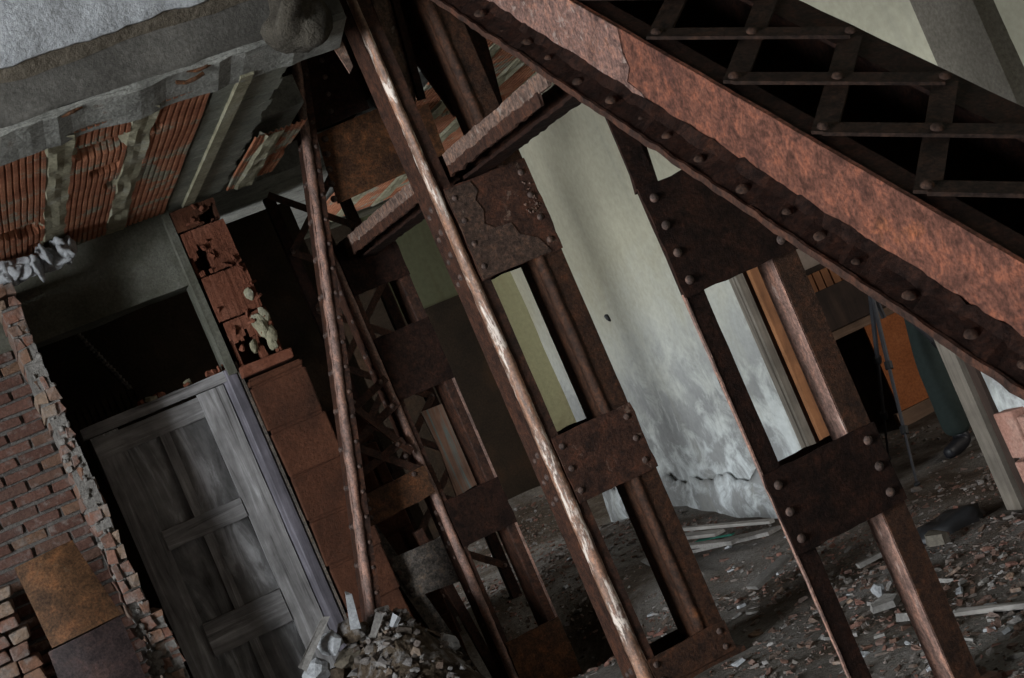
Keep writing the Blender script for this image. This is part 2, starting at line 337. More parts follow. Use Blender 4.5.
bm = NB(); box(bm, WX+.3, 8.2, 3.2, 12.6, 2.81, 3.0); structure(build('ceiling_next_room', bm, M['soffit']))

# door wall on the left, plane y = DWY
DWY = 7.8; CZ = 2.81
xa, xb = -.07, .0
bm = NB()
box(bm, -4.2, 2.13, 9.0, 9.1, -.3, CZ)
structure(build('wall_dark_room_back', bm, M['dark_brown']))

# concrete lintel between ceiling and transom gap
xl = on(0, 300, 'y', DWY).x-1.2; xr = on(190, 262, 'y', DWY).x
bm = NB(); ztop = CZ; zb = on(110, 315, 'y', DWY).z
n = 26
for i in range(n):
    x0 = xl+(xr-xl)*i/n; x1 = xl+(xr-xl)*(i+1)/n
    box(bm, x0, x1+.001, DWY, DWY+.25, zb, ztop, .0)
for v in bm.verts: v.co.y += .015*noise.noise(v.co*5); v.co.z += .008*noise.noise(v.co*7)
structure(build('trim_3', bm, M['lintel'], smooth=False), 'dark concrete lintel over the old door')

# --- brick walls: individual bricks in one mesh each
def bricks(bm, x0, x1, y0, z0, z1, L=.185, H=.047, gap=.015, dep=.1, jit=.005, keep=None):
    z = z0; r = 0
    while z < z1:
        x = x0-(L/2 if r % 2 else 0)
        while x < x1:
            a = max(x, x0); b = min(x+L-gap, x1)
            if b-a > .03 and random.random() > .012 and (keep is None or keep((a+b)/2, z)):
                o = random.uniform(-jit, jit)*1.4
                box(bm, a, b, y0+o, y0+dep, z, z+H, jit*.6)
            x += L
        z += H+gap; r += 1
xs1 = .365                                      # right edge of the brick stub
bm = NB(); bw0 = xs1-.1
box(bm, bw0-2.2, bw0+.05, DWY+.014, DWY+.12, -.2, 2.46)
me_m = build('wall_left_mortar', bm, M['mortar'])
bm = NB(); bricks(bm, bw0-2.2, bw0+.04, DWY-.004, -.1, 2.40, jit=.008)
wl = build('wall_left', bm, M['brick'], bevel=.004); structure(wl)
me_m.name = 'mortar'; me_m.parent = wl
# stub of a half-brick partition seen end-on
bm = NB(); z = -.1
def stub_edges(z): k = .045 if z < .95 else .0; return .280+k*.5+.010*noise.noise(Vector((1, 2, z*5))), xs1+.006+k+.010*noise.noise(Vector((4, 1, z*6)))
while z < 2.62:
    a, b = stub_edges(z); h = random.uniform(.048, .066)
    if random.random() < .22: a += random.uniform(.01, .03)
    if random.random() < .22: b -= random.uniform(.01, .03)
    c_ = (a+b)/2; y_ = 7.35+random.uniform(-.025, .025)
    for q in range(2):                       # each course is a ragged broken end of two lumps
        u0, u1 = (a, c_+random.uniform(-.012, .012)) if q == 0 else (c_, b)
        box(bm, u0, u1, y_+random.uniform(-.012, .012), 7.9, z, z+h, .009)
    z += h+.011
wst = build('wall_stub', bm, M['brick_pale'], bevel=.008); structure(wst)
bm = NB(); z = -.2
while z < 2.6:
    a, b = stub_edges(z); box(bm, a+.006, b-.006, 7.366+random.uniform(-.01, .006), 7.9, z, z+.041, .003); z += .04
for i in range(60):
    z = random.uniform(.2, 2.6); a, b = stub_edges(z); rock(bm, (random.uniform(a, b), 7.36, z), random.uniform(.008, .020), (1, .6, .8), 2, .3)
o = build('mortar', bm, M['mortar_pale'], wst)
bm = NB()
for i in range(40):
    z = random.uniform(.62, .96); a, b = stub_edges(z)
    rock(bm, (a-.015+random.uniform(-.02, .03), 7.345, z), random.uniform(.012, .03), (1, .6, .8), 2, .35)
build('mortar_lump', bm, M['mortar_pale'], wst)

# --- ceiling: fluted clay bands and cement strips, joist, soffit, upper wall
CF = 5.33
XL = -3.6; XJ0 = 1.20; XJ1 = 1.55
def zx(px, py): return on(px, py, 'z', CZ).x
edges = [zx(48, 137), zx(72, 128), zx(135, 108), zx(157, 100), zx(216, 78)]
bands = []                      # (x0, x1, kind)
bands += [(edges[0]-.30, edges[0], 'f'), (edges[0], edges[1], 'c'), (edges[1], edges[2], 'f'), (edges[2], edges[3], 'c'), (edges[3], edges[4], 'f')]
x = edges[0]-.30
for i in range(7):
    bands += [(x-.10, x, 'c'), (x-.40, x-.10, 'f')]; x -= .40
YB0, YB1 = 5.50, 7.82
ceil_root = None
bm = NB(); box(bm, XL-.6, XJ1, YB0, 12.6, CZ+.06, CZ+.2); box(bm, 2.5, WX+.3, 6.3, 12.6, CZ+.06, CZ+.2); box(bm, XJ1, 1.84, 6.7, 12.6, CZ+.06, CZ+.2); box(bm, 1.84, 2.5, 8.3, 12.6, CZ+.06, CZ+.2)
ceil = structure(build('ceiling', bm, M['soffit']))
def flutes(bm, x0, x1, y0, y1):
    n = max(3, round((x1-x0)/.027)); ny_ = max(4, int((y1-y0)/.07)); prof = []
    for i in range(n):
        a = x0+(x1-x0)*i/n; w = (x1-x0)/n
        prof += [(a, .009), (a+w*.15, 0), (a+w*.75, 0), (a+w*.9, .009)]
    prof.append((x1, .009)); rows = []
    for k in range(ny_+1):
        y = y0+(y1-y0)*k/ny_
        rows.append([bm.verts.new((px+.004*noise.noise(Vector((px*9, y*3, 1))), y, CZ-.012+pz+.010*noise.noise(Vector((px*1.5, y*1.5, 9)))+(.03 if noise.noise(Vector((px*3, y*4, 4))) > .5 else 0))) for px, pz in prof])
    for k in range(ny_):
        for i in range(len(prof)-1): bm.faces.new((rows[k][i], rows[k+1][i], rows[k+1][i+1], rows[k][i+1]))
def strip(bm, x0, x1, y0, y1, drop=.0):
    nx_ = 5; ny_ = 34; rows = []
    for k in range(ny_+1):
        y = y0+(y1-y0)*k/ny_; e0 = .015*noise.noise(Vector((x0*3, y*4, 1))); e1 = .015*noise.noise(Vector((x1*3, y*4, 8)))
        rows.append([bm.verts.new((x0+e0+(x1+e1-x0-e0)*i/nx_, y, CZ-drop+(.03 if i in (0, nx_) else 0)+.012*noise.noise(Vector((i*.9, y*6, x0))))) for i in range(nx_+1)])
    for k in range(ny_):
        for i in range(nx_): bm.faces.new((rows[k][i], rows[k+1][i], rows[k+1][i+1], rows[k][i+1]))
bmf = NB(); bmc = NB()
for x0, x1, k in bands:
    if k == 'f': flutes(bmf, x0, x1, YB0, YB1)
    else: strip(bmc, x0-.035, x1+.035, YB0, YB1, .014)
# patches beyond the stair opening
x = 2.52
while x < WX-.1:
    flutes(bmf, x, x+.22, 6.3, 10.6); strip(bmc, x+.2, x+.34, 6.3, 10.6, .02); x += .32
flutes(bmf, XJ1+.02, 1.83, 6.72, 7.82)
strip(bmc, 1.6, 1.74, 6.72, 7.82, .025)
build('clay_tiles', bmf, M['flute'], ceil); build('cement_strips', bmc, M['tan_cement'], ceil)
bm = NB()                       # rendered double joist with a raised fillet
for k in range(30):
    y0 = YB0+(YB1-YB0)*k/30; y1 = YB0+(YB1-YB0)*(k+1)/30+.001
    box(bm, edges[4]+.01, XJ1+.01*math.sin(k*1.7), y0, y1, CZ-.004+.004*noise.noise(Vector((k*.7, 1, 1))), CZ+.2)
build('rendered_joist', bm, M['beamplaster'], ceil)
bm = NB(); box(bm, 1.325, 1.38, YB0, YB1, CZ-.022, CZ+.01, .003); build('joist_fillet', bm, M['tan_cement'], ceil)

# front edge of the slab: concrete beam, its soffit and the plastered wall standing on it
BX1 = 1.74
def front_band(bm, z0f, z1f, y, x0=-3.8, x1=BX1, thick=.4, n=110):
    rows = []
    for i in range(n+1):
        x = x0+(x1-x0)*i/n; a = z0f(x); b = z1f(x); m_ = 7
        rows.append([bm.verts.new((x, y-.012*noise.noise(Vector((x*3, (a+(b-a)*k/m_)*3, 2)))-.006*noise.noise(Vector((x*11, k, 2))), a+(b-a)*k/m_)) for k in range(m_+1)]+[bm.verts.new((x, y+thick, b)), bm.verts.new((x, y+thick, a))])
    m_ = len(rows[0])
    for i in range(n):
        for k in range(m_): bm.faces.new((rows[i][k], rows[i][(k+1) % m_], rows[i+1][(k+1) % m_], rows[i+1][k]))
    bm.faces.new(rows[0]); bm.faces.new(rows[-1][::-1])
zc = lambda x: 3.005+.03*noise.noise(Vector((x*2.2, 0, 0)))+.012*noise.noise(Vector((x*8, 0, 3)))
zp = lambda x: 3.045+.028*noise.noise(Vector((x*3.2, 3, 0)))+.02*noise.noise(Vector((x*11, 0, 3)))
bm = NB(); front_band(bm, lambda x: CZ+.045+.012*noise.noise(Vector((x*5, 1, 1)))+.008*noise.noise(Vector((x*19, 1, 1))), lambda x: zc(x)+.05, CF, thick=.22)
fb = structure(build('trim_4', bm, M['concrete'], smooth=True), 'dark concrete beam at the edge of the broken floor slab')
bm = NB(); front_band(bm, lambda x: CZ+.022+.012*noise.noise(Vector((x*6, 5, 1)))+.008*noise.noise(Vector((x*23, 1, 6))), lambda x: CZ+.046, CF+.004, thick=.22)
for v in bm.verts:
    if v.co.y > CF+.1: v.co.z -= .045
build('soffit', bm, M['soffit'], fb)
bm = NB(); front_band(bm, zc, lambda x: 4.3, CF-.012, thick=.3); wu = structure(build('wall_upper', bm, M['scratch'], smooth=True))
bm = NB(); front_band(bm, zp, lambda x: 4.3, CF-.035, x1=1.30, thick=.02); build('whitewash', bm, M['whitewash'], wu, smooth=True)
for i, (px, py) in enumerate([(67, 113), (200, 68), (190, 80)]):   # rusted reinforcement showing in the soffit
    p = on(px, py, 'y', CF+.012); bm = NB(); tube(bm, [p+Vector((-.05, .0, .008)), p+Vector((-.015, .004, -.003)), p+Vector((.02, -.003, -.002)), p+Vector((.055, .002, .008))], .008); build('reinforcing_bar', bm, M['rust_ochre'], fb)
c = on(298, 14, 'y', CF-.1); bm = NB(); rock(bm, c+Vector((0, .05, 0)), .15, (1.0, .75, .72), 3, .5, False)
t = build('concrete_lump', bm, M['lump_brown'], None, c, smooth=True); props(t, 'rounded brown concrete lump at the end of the broken floor beam', 'concrete lump')
# remnants of white plaster under the lintel, left
bm = NB(); p = on(33, 268, 'y', DWY-.45)
for i in range(9):
    q = on(5+8*i, 275-3.2*i+random.uniform(-5, 5), 'y', DWY-.4); rock(bm, q, random.uniform(.06, .10), (1.2, .35, .7), 3, .75)
t = build('trim_5', bm, M['whitewash'], None, p, smooth=True); structure(t, 'white plaster remnant clinging below the brick ceiling')
# upper storey and rest of the room behind the photographer (they hold the daylight back)
bm = NB(); box(bm, -4.2, 4.0, 9.0, 9.2, 3.05, 4.3); box(bm, WX, WX+.3, 5.4, 9.2, 2.81, 4.3); structure(build('wall_upper_back', bm, M['dark_brown']))
bm = NB(); box(bm, -7.8, 4.0, -4.2, 12.6, 4.3, 4.5); structure(build('ceiling_upper', bm, M['dark_brown']))
bm = NB(); box(bm, -7.8, 4.0, -4.2, -4.0, -.3, 4.3); structure(build('wall_rear', bm, M['concrete']))
WLX = -7.5; WY0, WY1, WZ0, WZ1 = -1.2, 5.0, .4, 3.4
bm = NB(); box(bm, WLX-.3, WLX, -4.2, WY0, -.3, 4.3); box(bm, WLX-.3, WLX, WY1, 12.6, -.3, 4.3); box(bm, WLX-.3, WLX, WY0, WY1, -.3, WZ0); box(bm, WLX-.3, WLX, WY0, WY1, WZ1, 4.3)
structure(build('wall_west', bm, M['concrete']))
bm = NB(); box(bm, WLX-.2, WLX-.1, WY0, WY1, WZ0, WZ0+.06); box(bm, WLX-.2, WLX-.1, WY0, WY1, WZ1-.06, WZ1)
for i in range(5):
    y = WY0+(WY1-WY0)*i/4; box(bm, WLX-.2, WLX-.1, y-.04, y+.04, WZ0, WZ1)
structure(build('window_1', bm, M['jamb']))
bm = NB(); box(bm, WLX, -4.1, 4.85, 5.05, -.3, 2.76); box(bm, WLX, -3.8, 4.85, 5.05, 2.76, 4.3)
structure(build('wall_light_block', bm, M['brick']))  # unseen wall added to shade the left bay from the window

# ---------------------------------------------------------------- old door, casing, pier
def dpx(px, py, dy=0): return on(px, py, 'y', DWY+dy)
DXL = dpx(95, 440).x-.02; DXR = dpx(222, 383).x; DZT = (dpx(95, 440).z+dpx(222, 382).z)/2
dl = 'weathered grey wooden panel door standing in the brick opening'
dr = thing('door_1', (DXL, DWY, 0), dl, 'door'); dr['kind'] = 'structure'
DT = .035
SL = dpx(166, 540).x; SR = dpx(246, 510).x; MC = (SL+SR)/2-.01; MW = .026
def zof(px, py): return dpx(px, py).z
r1t, r1b = zof(200, 515), zof(212, 532); r2t, r2b = zof(242, 606), zof(255, 638); tr_b = DZT-.12
bm = NB(); prism(bm, [(0,0),(SL-DXL,0),(SL-DXL,DT),(0,DT)], (DXL, DWY, 0), (1,0,0), (0,1,0), (0,0,.02), (0,0,DZT), .1, .004); build('stile', bm, M['door'], dr)
bm = NB(); prism(bm, [(0,0),(DXR-SR,0),(DXR-SR,DT),(0,DT)], (SR, DWY-.008, 0), (1,0,0), (0,1,0), (0,0,.02), (0,0,DZT), .1, .004); build('stile', bm, M['door'], dr)
for za, zb2, dy in ((DZT-.012, tr_b, -.004), (r1t, r1b, -.012), (r2t, r2b, -.014), (.25, .03, -.01)):
    bm = NB(); prism(bm, [(0,0),(DT,0),(DT,za-zb2),(0,za-zb2)], (SL-.005 if dy != -.004 else DXL+.0, DWY+dy, zb2), (0,1,0), (0,0,1), (0,0,0), (((SR-SL) if dy != -.004 else DXR-DXL), 0, 0), .06, .003); build('rail', bm, M['door_rail'], dr)
for z0, z1 in ((r1t, tr_b), (r2t, r1b), (.25, r2b)):
    if z0 == .25: z0, z1 = .25, r2b
    bm = NB(); box(bm, MC-MW, MC+MW, DWY+.004, DWY+DT, z0, z1, .003); build('mullion', bm, M['door'], dr)
    for a, b in ((SL, MC-MW), (MC+MW, SR)):
        bm = NB(); nn = 14; kx = 8; rows = []      # one wide fielded board, warped
        ph = random.uniform(0, 6)
        for i in range(nn+1):
            z = z0+(z1-z0)*i/nn; r_ = []
            for k in range(kx+1):
                t_ = k/kx; fld = min(1, 4*min(t_, 1-t_)); dy = .033-.012*fld+.006*math.sin(ph+i*.28+t_*3)*t_
                r_.append(bm.verts.new((a+(b-a)*t_, DWY+dy, z)))
            rows.append(r_)
        for i in range(nn):
            for k in range(kx): bm.faces.new((rows[i][k], rows[i][k+1], rows[i+1][k+1], rows[i+1][k]))
        build('panel', bm, M['door_panel'], dr, smooth=True)
# casing to the right of the leaf, with a bright metal strip
CXL = DXR+.004; CXR = dpx(238, 376).x+.005
bm = NB(); prism(bm, [(0,.0),(.03,-.03),(CXR-CXL-.012,-.03),(CXR-CXL,-.01),(CXR-CXL,.06),(0,.06)], (CXL, DWY, 0), (1,0,0), (0,1,0), (0,0,0), (0,0,DZT+.06), .12, .002)
cs = structure(build('trim_6', bm, M['casing']), 'grey purple wooden door casing right of the old door')
bm = NB(); box(bm, CXR-.001, CXR+.012, DWY-.035, DWY+.0, .0, DZT+.08); build('metal_strip', bm, M['steel_grey'], cs)
# transom bar over the door and the bits lying on it
bm = NB(); prism(bm, [(0,0),(.10,0),(.10,.055),(0,.055)], (DXL-.03, DWY-.02, DZT+.005), (0,1,0), (0,0,1), (0,0,0), (CXR-DXL+.03, 0, 0), .08, .004)
structure(build('trim_7', bm, M['door_rail']), 'grey timber transom bar across the top of the old door')
for i in range(15):
    t_ = random.uniform(.35, .98); x = DXL+(CXR-DXL)*t_; bm = NB(); c = Vector((x, DWY+random.uniform(.0, .05), DZT+.062))
    shard(bm, c, random.uniform(.015, .045), random.uniform(.012, .03), random.uniform(.012, .03), .3)
    props(build('brick_chip', bm, M['terra'] if i % 4 else M['tan_cement'], None, c), 'small broken brick chip lying on the transom bar over the door', 'rubble', 'brick chips on the door transom')
# leaning broken panel inside the dark transom gap
p0 = dpx(78, 335, .8); p1 = dpx(150, 410, .8); bm = NB()
L_ = (p1-p0).length; nn = 46; pts = []; rr = []
for i in range(nn+1): pts.append(p0+(p1-p0)*i/nn); rr.append(.014 if i % 2 else .022)
tube(bm, pts, rr, 8); props(build('corrugated_hose', bm, M['steel_grey'], None, p0), 'dim corrugated hose slanting through the dark gap above the door', 'hose')
p0 = dpx(112, 425, .5); bm = NB(); flutes_x = 12
for i in range(flutes_x): box(bm, p0.x-.22+i*.036, p0.x-.22+i*.036+.026, DWY+.5, DWY+.54, p0.z-.3, p0.z+.14)
box(bm, p0.x-.23, p0.x+.22, DWY+.53, DWY+.56, p0.z-.32, p0.z+.14)
props(build('fluted_panel', bm, M['dark_brown'], None, (p0.x, DWY+.5, p0.z-.3)), 'dark fluted clay panel standing behind the old door', 'panel')

# terracotta pier right of the door: whole blocks below, smashed hollow blocks above
PXL = dpx(240, 380).x+.025; PXR = PXL+.30; PY = DWY-.06
ZL = (dpx(258, 372).z)
bm = NB(); z = -.2
while z < ZL-.02:
    h = min(.25, ZL-.02-z); box(bm, PXL, PXR, PY, PY+.35, z+.004, z+h-.004, .008); z += h
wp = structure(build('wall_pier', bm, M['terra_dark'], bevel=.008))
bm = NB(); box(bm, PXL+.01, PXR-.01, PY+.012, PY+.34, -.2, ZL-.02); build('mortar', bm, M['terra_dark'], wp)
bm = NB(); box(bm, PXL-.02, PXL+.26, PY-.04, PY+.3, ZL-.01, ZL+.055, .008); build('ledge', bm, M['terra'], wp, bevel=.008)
UX0, UX1 = PXL+.0, PXL+.235
def hollow_block(name, z0, z1, open_, mat, dx=0, y=PY):
    bm = NB(); x0, x1 = UX0+dx, UX1+dx; t_ = .018
    box(bm, x0, x0+t_, y+.03, y+.25, z0, z1, .003); box(bm, x1-t_, x1, y+.02, y+.25, z0, z1, .003); box(bm, x0, x1, y+.23, y+.25, z0, z1, .002)
    xm = (x0+x1)/2+random.uniform(-.02, .02); box(bm, xm-t_/2, xm+t_/2, y+.03, y+.24, z0, z1, .003)
    for a, b, side in ((x0, xm, 0), (xm, x1, 1)):
        n_ = 8                      # what is left of the front shell: ragged strips
        for i in range(n_):
            u0 = a+(b-a)*i/n_; u1 = a+(b-a)*(i+1)/n_
            lo = 0; hi = 1
            if side in open_: lo = max(0, .55+.3*noise.noise(Vector((u0*30, z0, 1)))); 
            if lo < .95: box(bm, u0, u1+.001, y+.004*noise.noise(Vector((u0*20, z0, 4))), y+t_, z0+(z1-z0)*lo, z0+(z1-z0)*hi, .002)
            if side in open_ and random.random() < .4: box(bm, u0, u1+.001, y, y+t_, z0, z0+(z1-z0)*random.uniform(.05, .25), .003)
    return build(name, bm, mat, wp)
zt = ZL+.055
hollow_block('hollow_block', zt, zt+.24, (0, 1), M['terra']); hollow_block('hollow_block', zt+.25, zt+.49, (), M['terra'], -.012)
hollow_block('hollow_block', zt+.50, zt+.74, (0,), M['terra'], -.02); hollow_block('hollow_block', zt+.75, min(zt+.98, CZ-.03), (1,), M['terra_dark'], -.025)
for i in range(26):
    z = zt+random.uniform(0, .95); bm = NB() if i == 0 else bm
    shard(bm, (UX0+random.uniform(0, .23), PY-.006, z), random.uniform(.01, .03), random.uniform(.01, .05), .012, 1.2)
build('chipped_shell', bm, M['terra'], wp)
bm = NB()
for dx, dz, r_ in ((.17, .16, .05), (.20, .10, .045), (.21, .2, .035), (.10, .07, .03), (.19, .05, .03), (.18, .33, .03)): rock(bm, (UX0+dx, PY-.005, zt+dz), r_, (.8, .5, 1.3), 2, .4)
build('plaster_patch', bm, M['tan_cement'], wp)
bm = NB(); box(bm, UX0-.07, UX0-.03, PY+.0, PY+.2, zt-.02, CZ-.03, .004); n_=0
build('jamb_edge', bm, M['lintel'], wp)
# lower block wall carrying on to the right
bm = NB(); z = -.2; zr = 0
while z < 1.40:
    x = PXR+.012-(.18 if zr % 2 else 0)
    while x < PXR+.24:
        a = max(x, PXR+.012); b = min(x+.345, PXR+.26)
        if b-a > .04: box(bm, a, b-.012, PY+.26+random.uniform(-.004, .004), PY+.45, z+.006, z+.238, .004)
        x += .357
    z += .25; zr += 1
wb = structure(build('wall_blocks', bm, M['terra_dark'], bevel=.008)); bm = NB(); box(bm, PXR, PXR+.25, PY+.285, PY+.44, -.2, 1.28); build('mortar', bm, M['terra_dark'], wb)

# ---------------------------------------------------------------- rusted steelwork
M['rust_dullrivet'] = rust('dull_rivet_rust', (.02,.012,.009), (.045,.026,.019), (.07,.036,.024), (.13,.09,.07), .66, 14, .8, .12)
rv = bmesh.new(); bmesh.ops.create_uvsphere(rv, u_segments=12, v_segments=8, radius=1)
bmesh.ops.delete(rv, geom=[v for v in rv.verts if v.co.z < -.02], context='VERTS')
for v in rv.verts: v.co.z *= .72
RIV = bpy.data.meshes.new('rivet'); rv.to_mesh(RIV); rv.free(); RIV.materials.append(M['rust_rivet'])
for p in RIV.polygons: p.use_smooth = True
RIVD = RIV.copy(); RIVD.name = 'dull_rivet'; RIVD.materials.clear(); RIVD.materials.append(M['rust_dullrivet'])
def rivet(parent, p, n, r=.0135, dull=False):
    o = bpy.data.objects.new('rivet', RIVD if dull else RIV); C.objects.link(o); o.parent = parent
    o.location = Vector(p)-ORG[parent.name]; o.scale = (r, r, r)
    o.rotation_mode = 'QUATERNION'; o.rotation_quaternion = Vector((0, 0, 1)).rotation_difference(Vector(n)); return o
def chan(fw, D, t, r=.016, flip=False, heel=True):   # channel section opening to +x, corner at the origin
    arc = [(r-r*math.cos(k*math.pi/8), r-r*math.sin(k*math.pi/8)) for k in range(5)]
    p = arc+[(fw, 0), (fw, t), (t, t), (t, D-t), (fw, D-t), (fw, D), (0, D)]
    return [(-x, y) for x, y in p] if flip else p
XC0, XC1 = 1.87, 2.27

def riv_row(par, xs, zs, y):
    for x in xs:
        for z in zs: rivet(par, (x, y, z), (0, -1, 0))
def column_M():
    y = 5.6; D = .2; t = .012; x0, x1 = 1.862, 2.27
    o = thing('battened_column', ((x0+x1)/2, y+D/2, 0), 'rusted steel column with a bright worn edge, the middle one of the battened columns', 'steel column', 'battened steel columns')
    zt = 3.18
    bm = NB(); prism(bm, chan(.085, D, t, .03), (x0, y, 0), (1,0,0), (0,1,0), (0,0,.0), (0,0,zt)); a = build('channel', bm, M['rust'], o); a['label'] = 'near side channel with riveted flank'
    bm = NB()
    arc = [(.004+.024*(1-math.cos(k*math.pi/8))*1.0-.007, .026-.026*math.sin(k*math.pi/8)-.006) for k in range(5)]
    prof = [(-.004, .030), (-.006, .012), (.002, -.004), (.014, -.013), (.028, -.014), (.041, -.008), (.045, .003), (.03, .008), (.01, .03)]
    prism(bm, prof, (x0, y, 0), (1,0,0), (0,1,0), (0,0,.0), (0,0,zt), .03, .004)
    for v in bm.verts:
        k = 1.12-.17*v.co.z; v.co.x = x0+.012*(1-k)+(v.co.x-x0)*k
    e = build('worn_edge', bm, M['rust_worn'], o, smooth=True); e['label'] = 'bright worn rounded edge'
    xr = x1-.115
    bm = NB(); prism(bm, [(0,.02),(.012,0),(.03,-.004),(.115,0),(.115,t),(.03,t),(t,.035),(t,D-t),(.11,D-t),(.11,D),(0,D)], (xr, y, 0), (1,0,0), (0,1,0), (0,0,.0), (0,0,zt)); build('channel', bm, M['rust_brown'], o)
    bm = NB(); prism(bm, [(-.004,.03),(-.002,.008),(.008,-.006),(.02,-.012),(.032,-.008),(.034,.004),(.01,.03)], (xr, y, 0), (1,0,0), (0,1,0), (0,0,.145), (0,0,zt), .03, .003); build('rolled_edge', bm, M['rust_brown'], o, smooth=True)
    for z0, z1, m_, nr in ((1.755, 2.14, M['rust_plate'], 4), (.806, 1.085, M['rust_plate'], 3), (-.05, .145, M['rust_brown'], 3), (2.66, 3.1, M['rust_black'], 3)):
        if z0 > 2.5: continue
        bm = NB(); plate(bm, x0+.048, x1+.004, y-.013, y-.002, z0, z1); b = build('batten_plate', bm, m_, o)
        bm = NB(); plate(bm, x0+.02, x1-.01, y+D, y+D+.01, z0, z1); build('rear_batten', bm, M['rust_black'], o)
        for k in range(nr):
            z = z0+(z1-z0)*(k+.5)/nr
            rivet(b, (x0+.075, y-.013, z), (0,-1,0)); rivet(b, (x1-.035, y-.013, z), (0,-1,0))
            rivet(a, (x0, y+.08, z), (-1,0,0), .015); rivet(a, (x0, y+.14, z-.02), (-1,0,0), .013)
    # flaked skin left on the upper plate
    bm = NB(); pts = [(0,0), (.0,.375), (.11,.375), (.125,.33), (.10,.30), (.115,.25), (.095,.20), (.13,.17), (.20,.165), (.215,.11), (.28,.07), (.31,.0)]
    z0 = 1.757; f = [bm.verts.new((x0+.05+px, y-.0165, z0+pz)) for px, pz in pts]; g = [bm.verts.new((x0+.05+px, y-.012, z0+pz)) for px, pz in pts]
    bm.faces.new(f); bm.faces.new(g[::-1])
    for i in range(len(pts)): bm.faces.new((f[i], f[(i+1) % len(pts)], g[(i+1) % len(pts)], g[i]))
    pts2 = [on(a_, b_, 'y', y-.03) for a_, b_ in ((327, 37), (339, 33), (353, 66), (350, 73))]; bm2 = NB(); f2 = [bm2.verts.new(p) for p in pts2]; g2 = [bm2.verts.new(p+Vector((0, .012, 0))) for p in pts2]; bm2.faces.new(f2); bm2.faces.new(g2[::-1])
    for i in range(4): bm2.faces.new((f2[i], f2[(i+1) % 4], g2[(i+1) % 4], g2[i]))
    build('gusset_corner', bm2, M['rust_pink'], o)
    s = build('flaked_scale', bm, M['steel_scale'] if 'steel_scale' in M else M['rust_flake'], o); s['label'] = 'paler flaking rust scale'
    bm = NB()
    for i in range(60):
        q = on(533+random.gauss(0, 9)+.35*(i%30), 180+1.15*(i%30)+random.gauss(0, 4), 'y', y-.015)
        if q.x < x1-.012: rock(bm, q, random.uniform(.002, .007), (1, .6, 1), 1, .4)
    q = build('rust_blisters', bm, M['rust_pink'], o); q['label'] = 'pale rust blisters'
    bm = NB(); box(bm, x0-.03, x1+.03, y-.04, y+D+.04, -.03, .022, .003); build('base_plate', bm, M['rust_brown'], o)
M['rust_flake'] = rust('flaked_scale', (.040,.023,.016), (.075,.045,.033), (.11,.058,.037), (.16,.115,.09), .62, 12, .8)
column_M()
def column_R():
    y = 4.0; D = .11; t = .011; x0, x1 = 1.913, 2.313; g = .068
    o = thing('battened_column', ((x0+x1)/2, y+D/2, 0), 'dark rusted steel column standing right under the sloping girder, nearest of the battened columns', 'steel column', 'battened steel columns')
    zt = 2.15
    bm = NB(); prism(bm, [(0,0),(g,0),(g,D),(g-t,D),(g-t,t),(0,t)], (x0, y, 0), (1,0,0), (0,1,0), (0,0,0), (0,0,zt)); build('channel', bm, M['rust_black'], o)
    bm = NB(); prism(bm, [(0,-.002),(.006,-.002),(.006,t),(0,t),(-.002,.004)], (x0, y, 0), (1,0,0), (0,1,0), (0,0,0), (0,0,1.42), .03, .002); build('worn_edge', bm, M['rust_rose'], o)
    xr = x1-.082
    bm = NB(); prism(bm, [(0,0),(.082,0),(.082,t),(t,t),(t,D-t),(.082,D-t),(.082,D),(0,D)], (xr, y, 0), (1,0,0), (0,1,0), (0,0,0), (0,0,zt-.15)); build('channel', bm, M['rust_brown'], o)
    bm = NB(); box(bm, xr-.004, xr-.0005, y+.004, y+D-.004, .03, 1.5, .001); e = build('scoured_web', bm, M['rust_rose'], o); e['label'] = 'rose coloured inner face'
    for z0, z1, nr in ((1.41, 1.755, 4), (.594, .846, 3)):
        bm = NB(); plate(bm, x0-.002, x1+.003, y-.012, y-.001, z0, z1); b = build('batten_plate', bm, M['rust_black'], o)
        bm = NB(); plate(bm, x0+.075, x1-.02, y+D, y+D+.01, z0, z1); build('rear_batten', bm, M['rust_black'], o)
        for k in range(nr):
            z = z0+(z1-z0)*(k+.5)/nr; rivet(b, (x0+.032, y-.012, z), (0,-1,0), .014); rivet(b, (x1-.04, y-.012, z), (0,-1,0), .015)
    bm = NB(); box(bm, x0-.04, x1+.04, y-.05, y+D+.05, -.04, .018, .003); build('base_plate', bm, M['rust_brown'], o)
    bm = NB(); bar(bm, (x0+.03, y+.005, 1.74), (x0+.075, y+.02, 2.05), (1,0,0), .07, .012, .004); build('gusset', bm, M['rust_black'], o)
column_R()
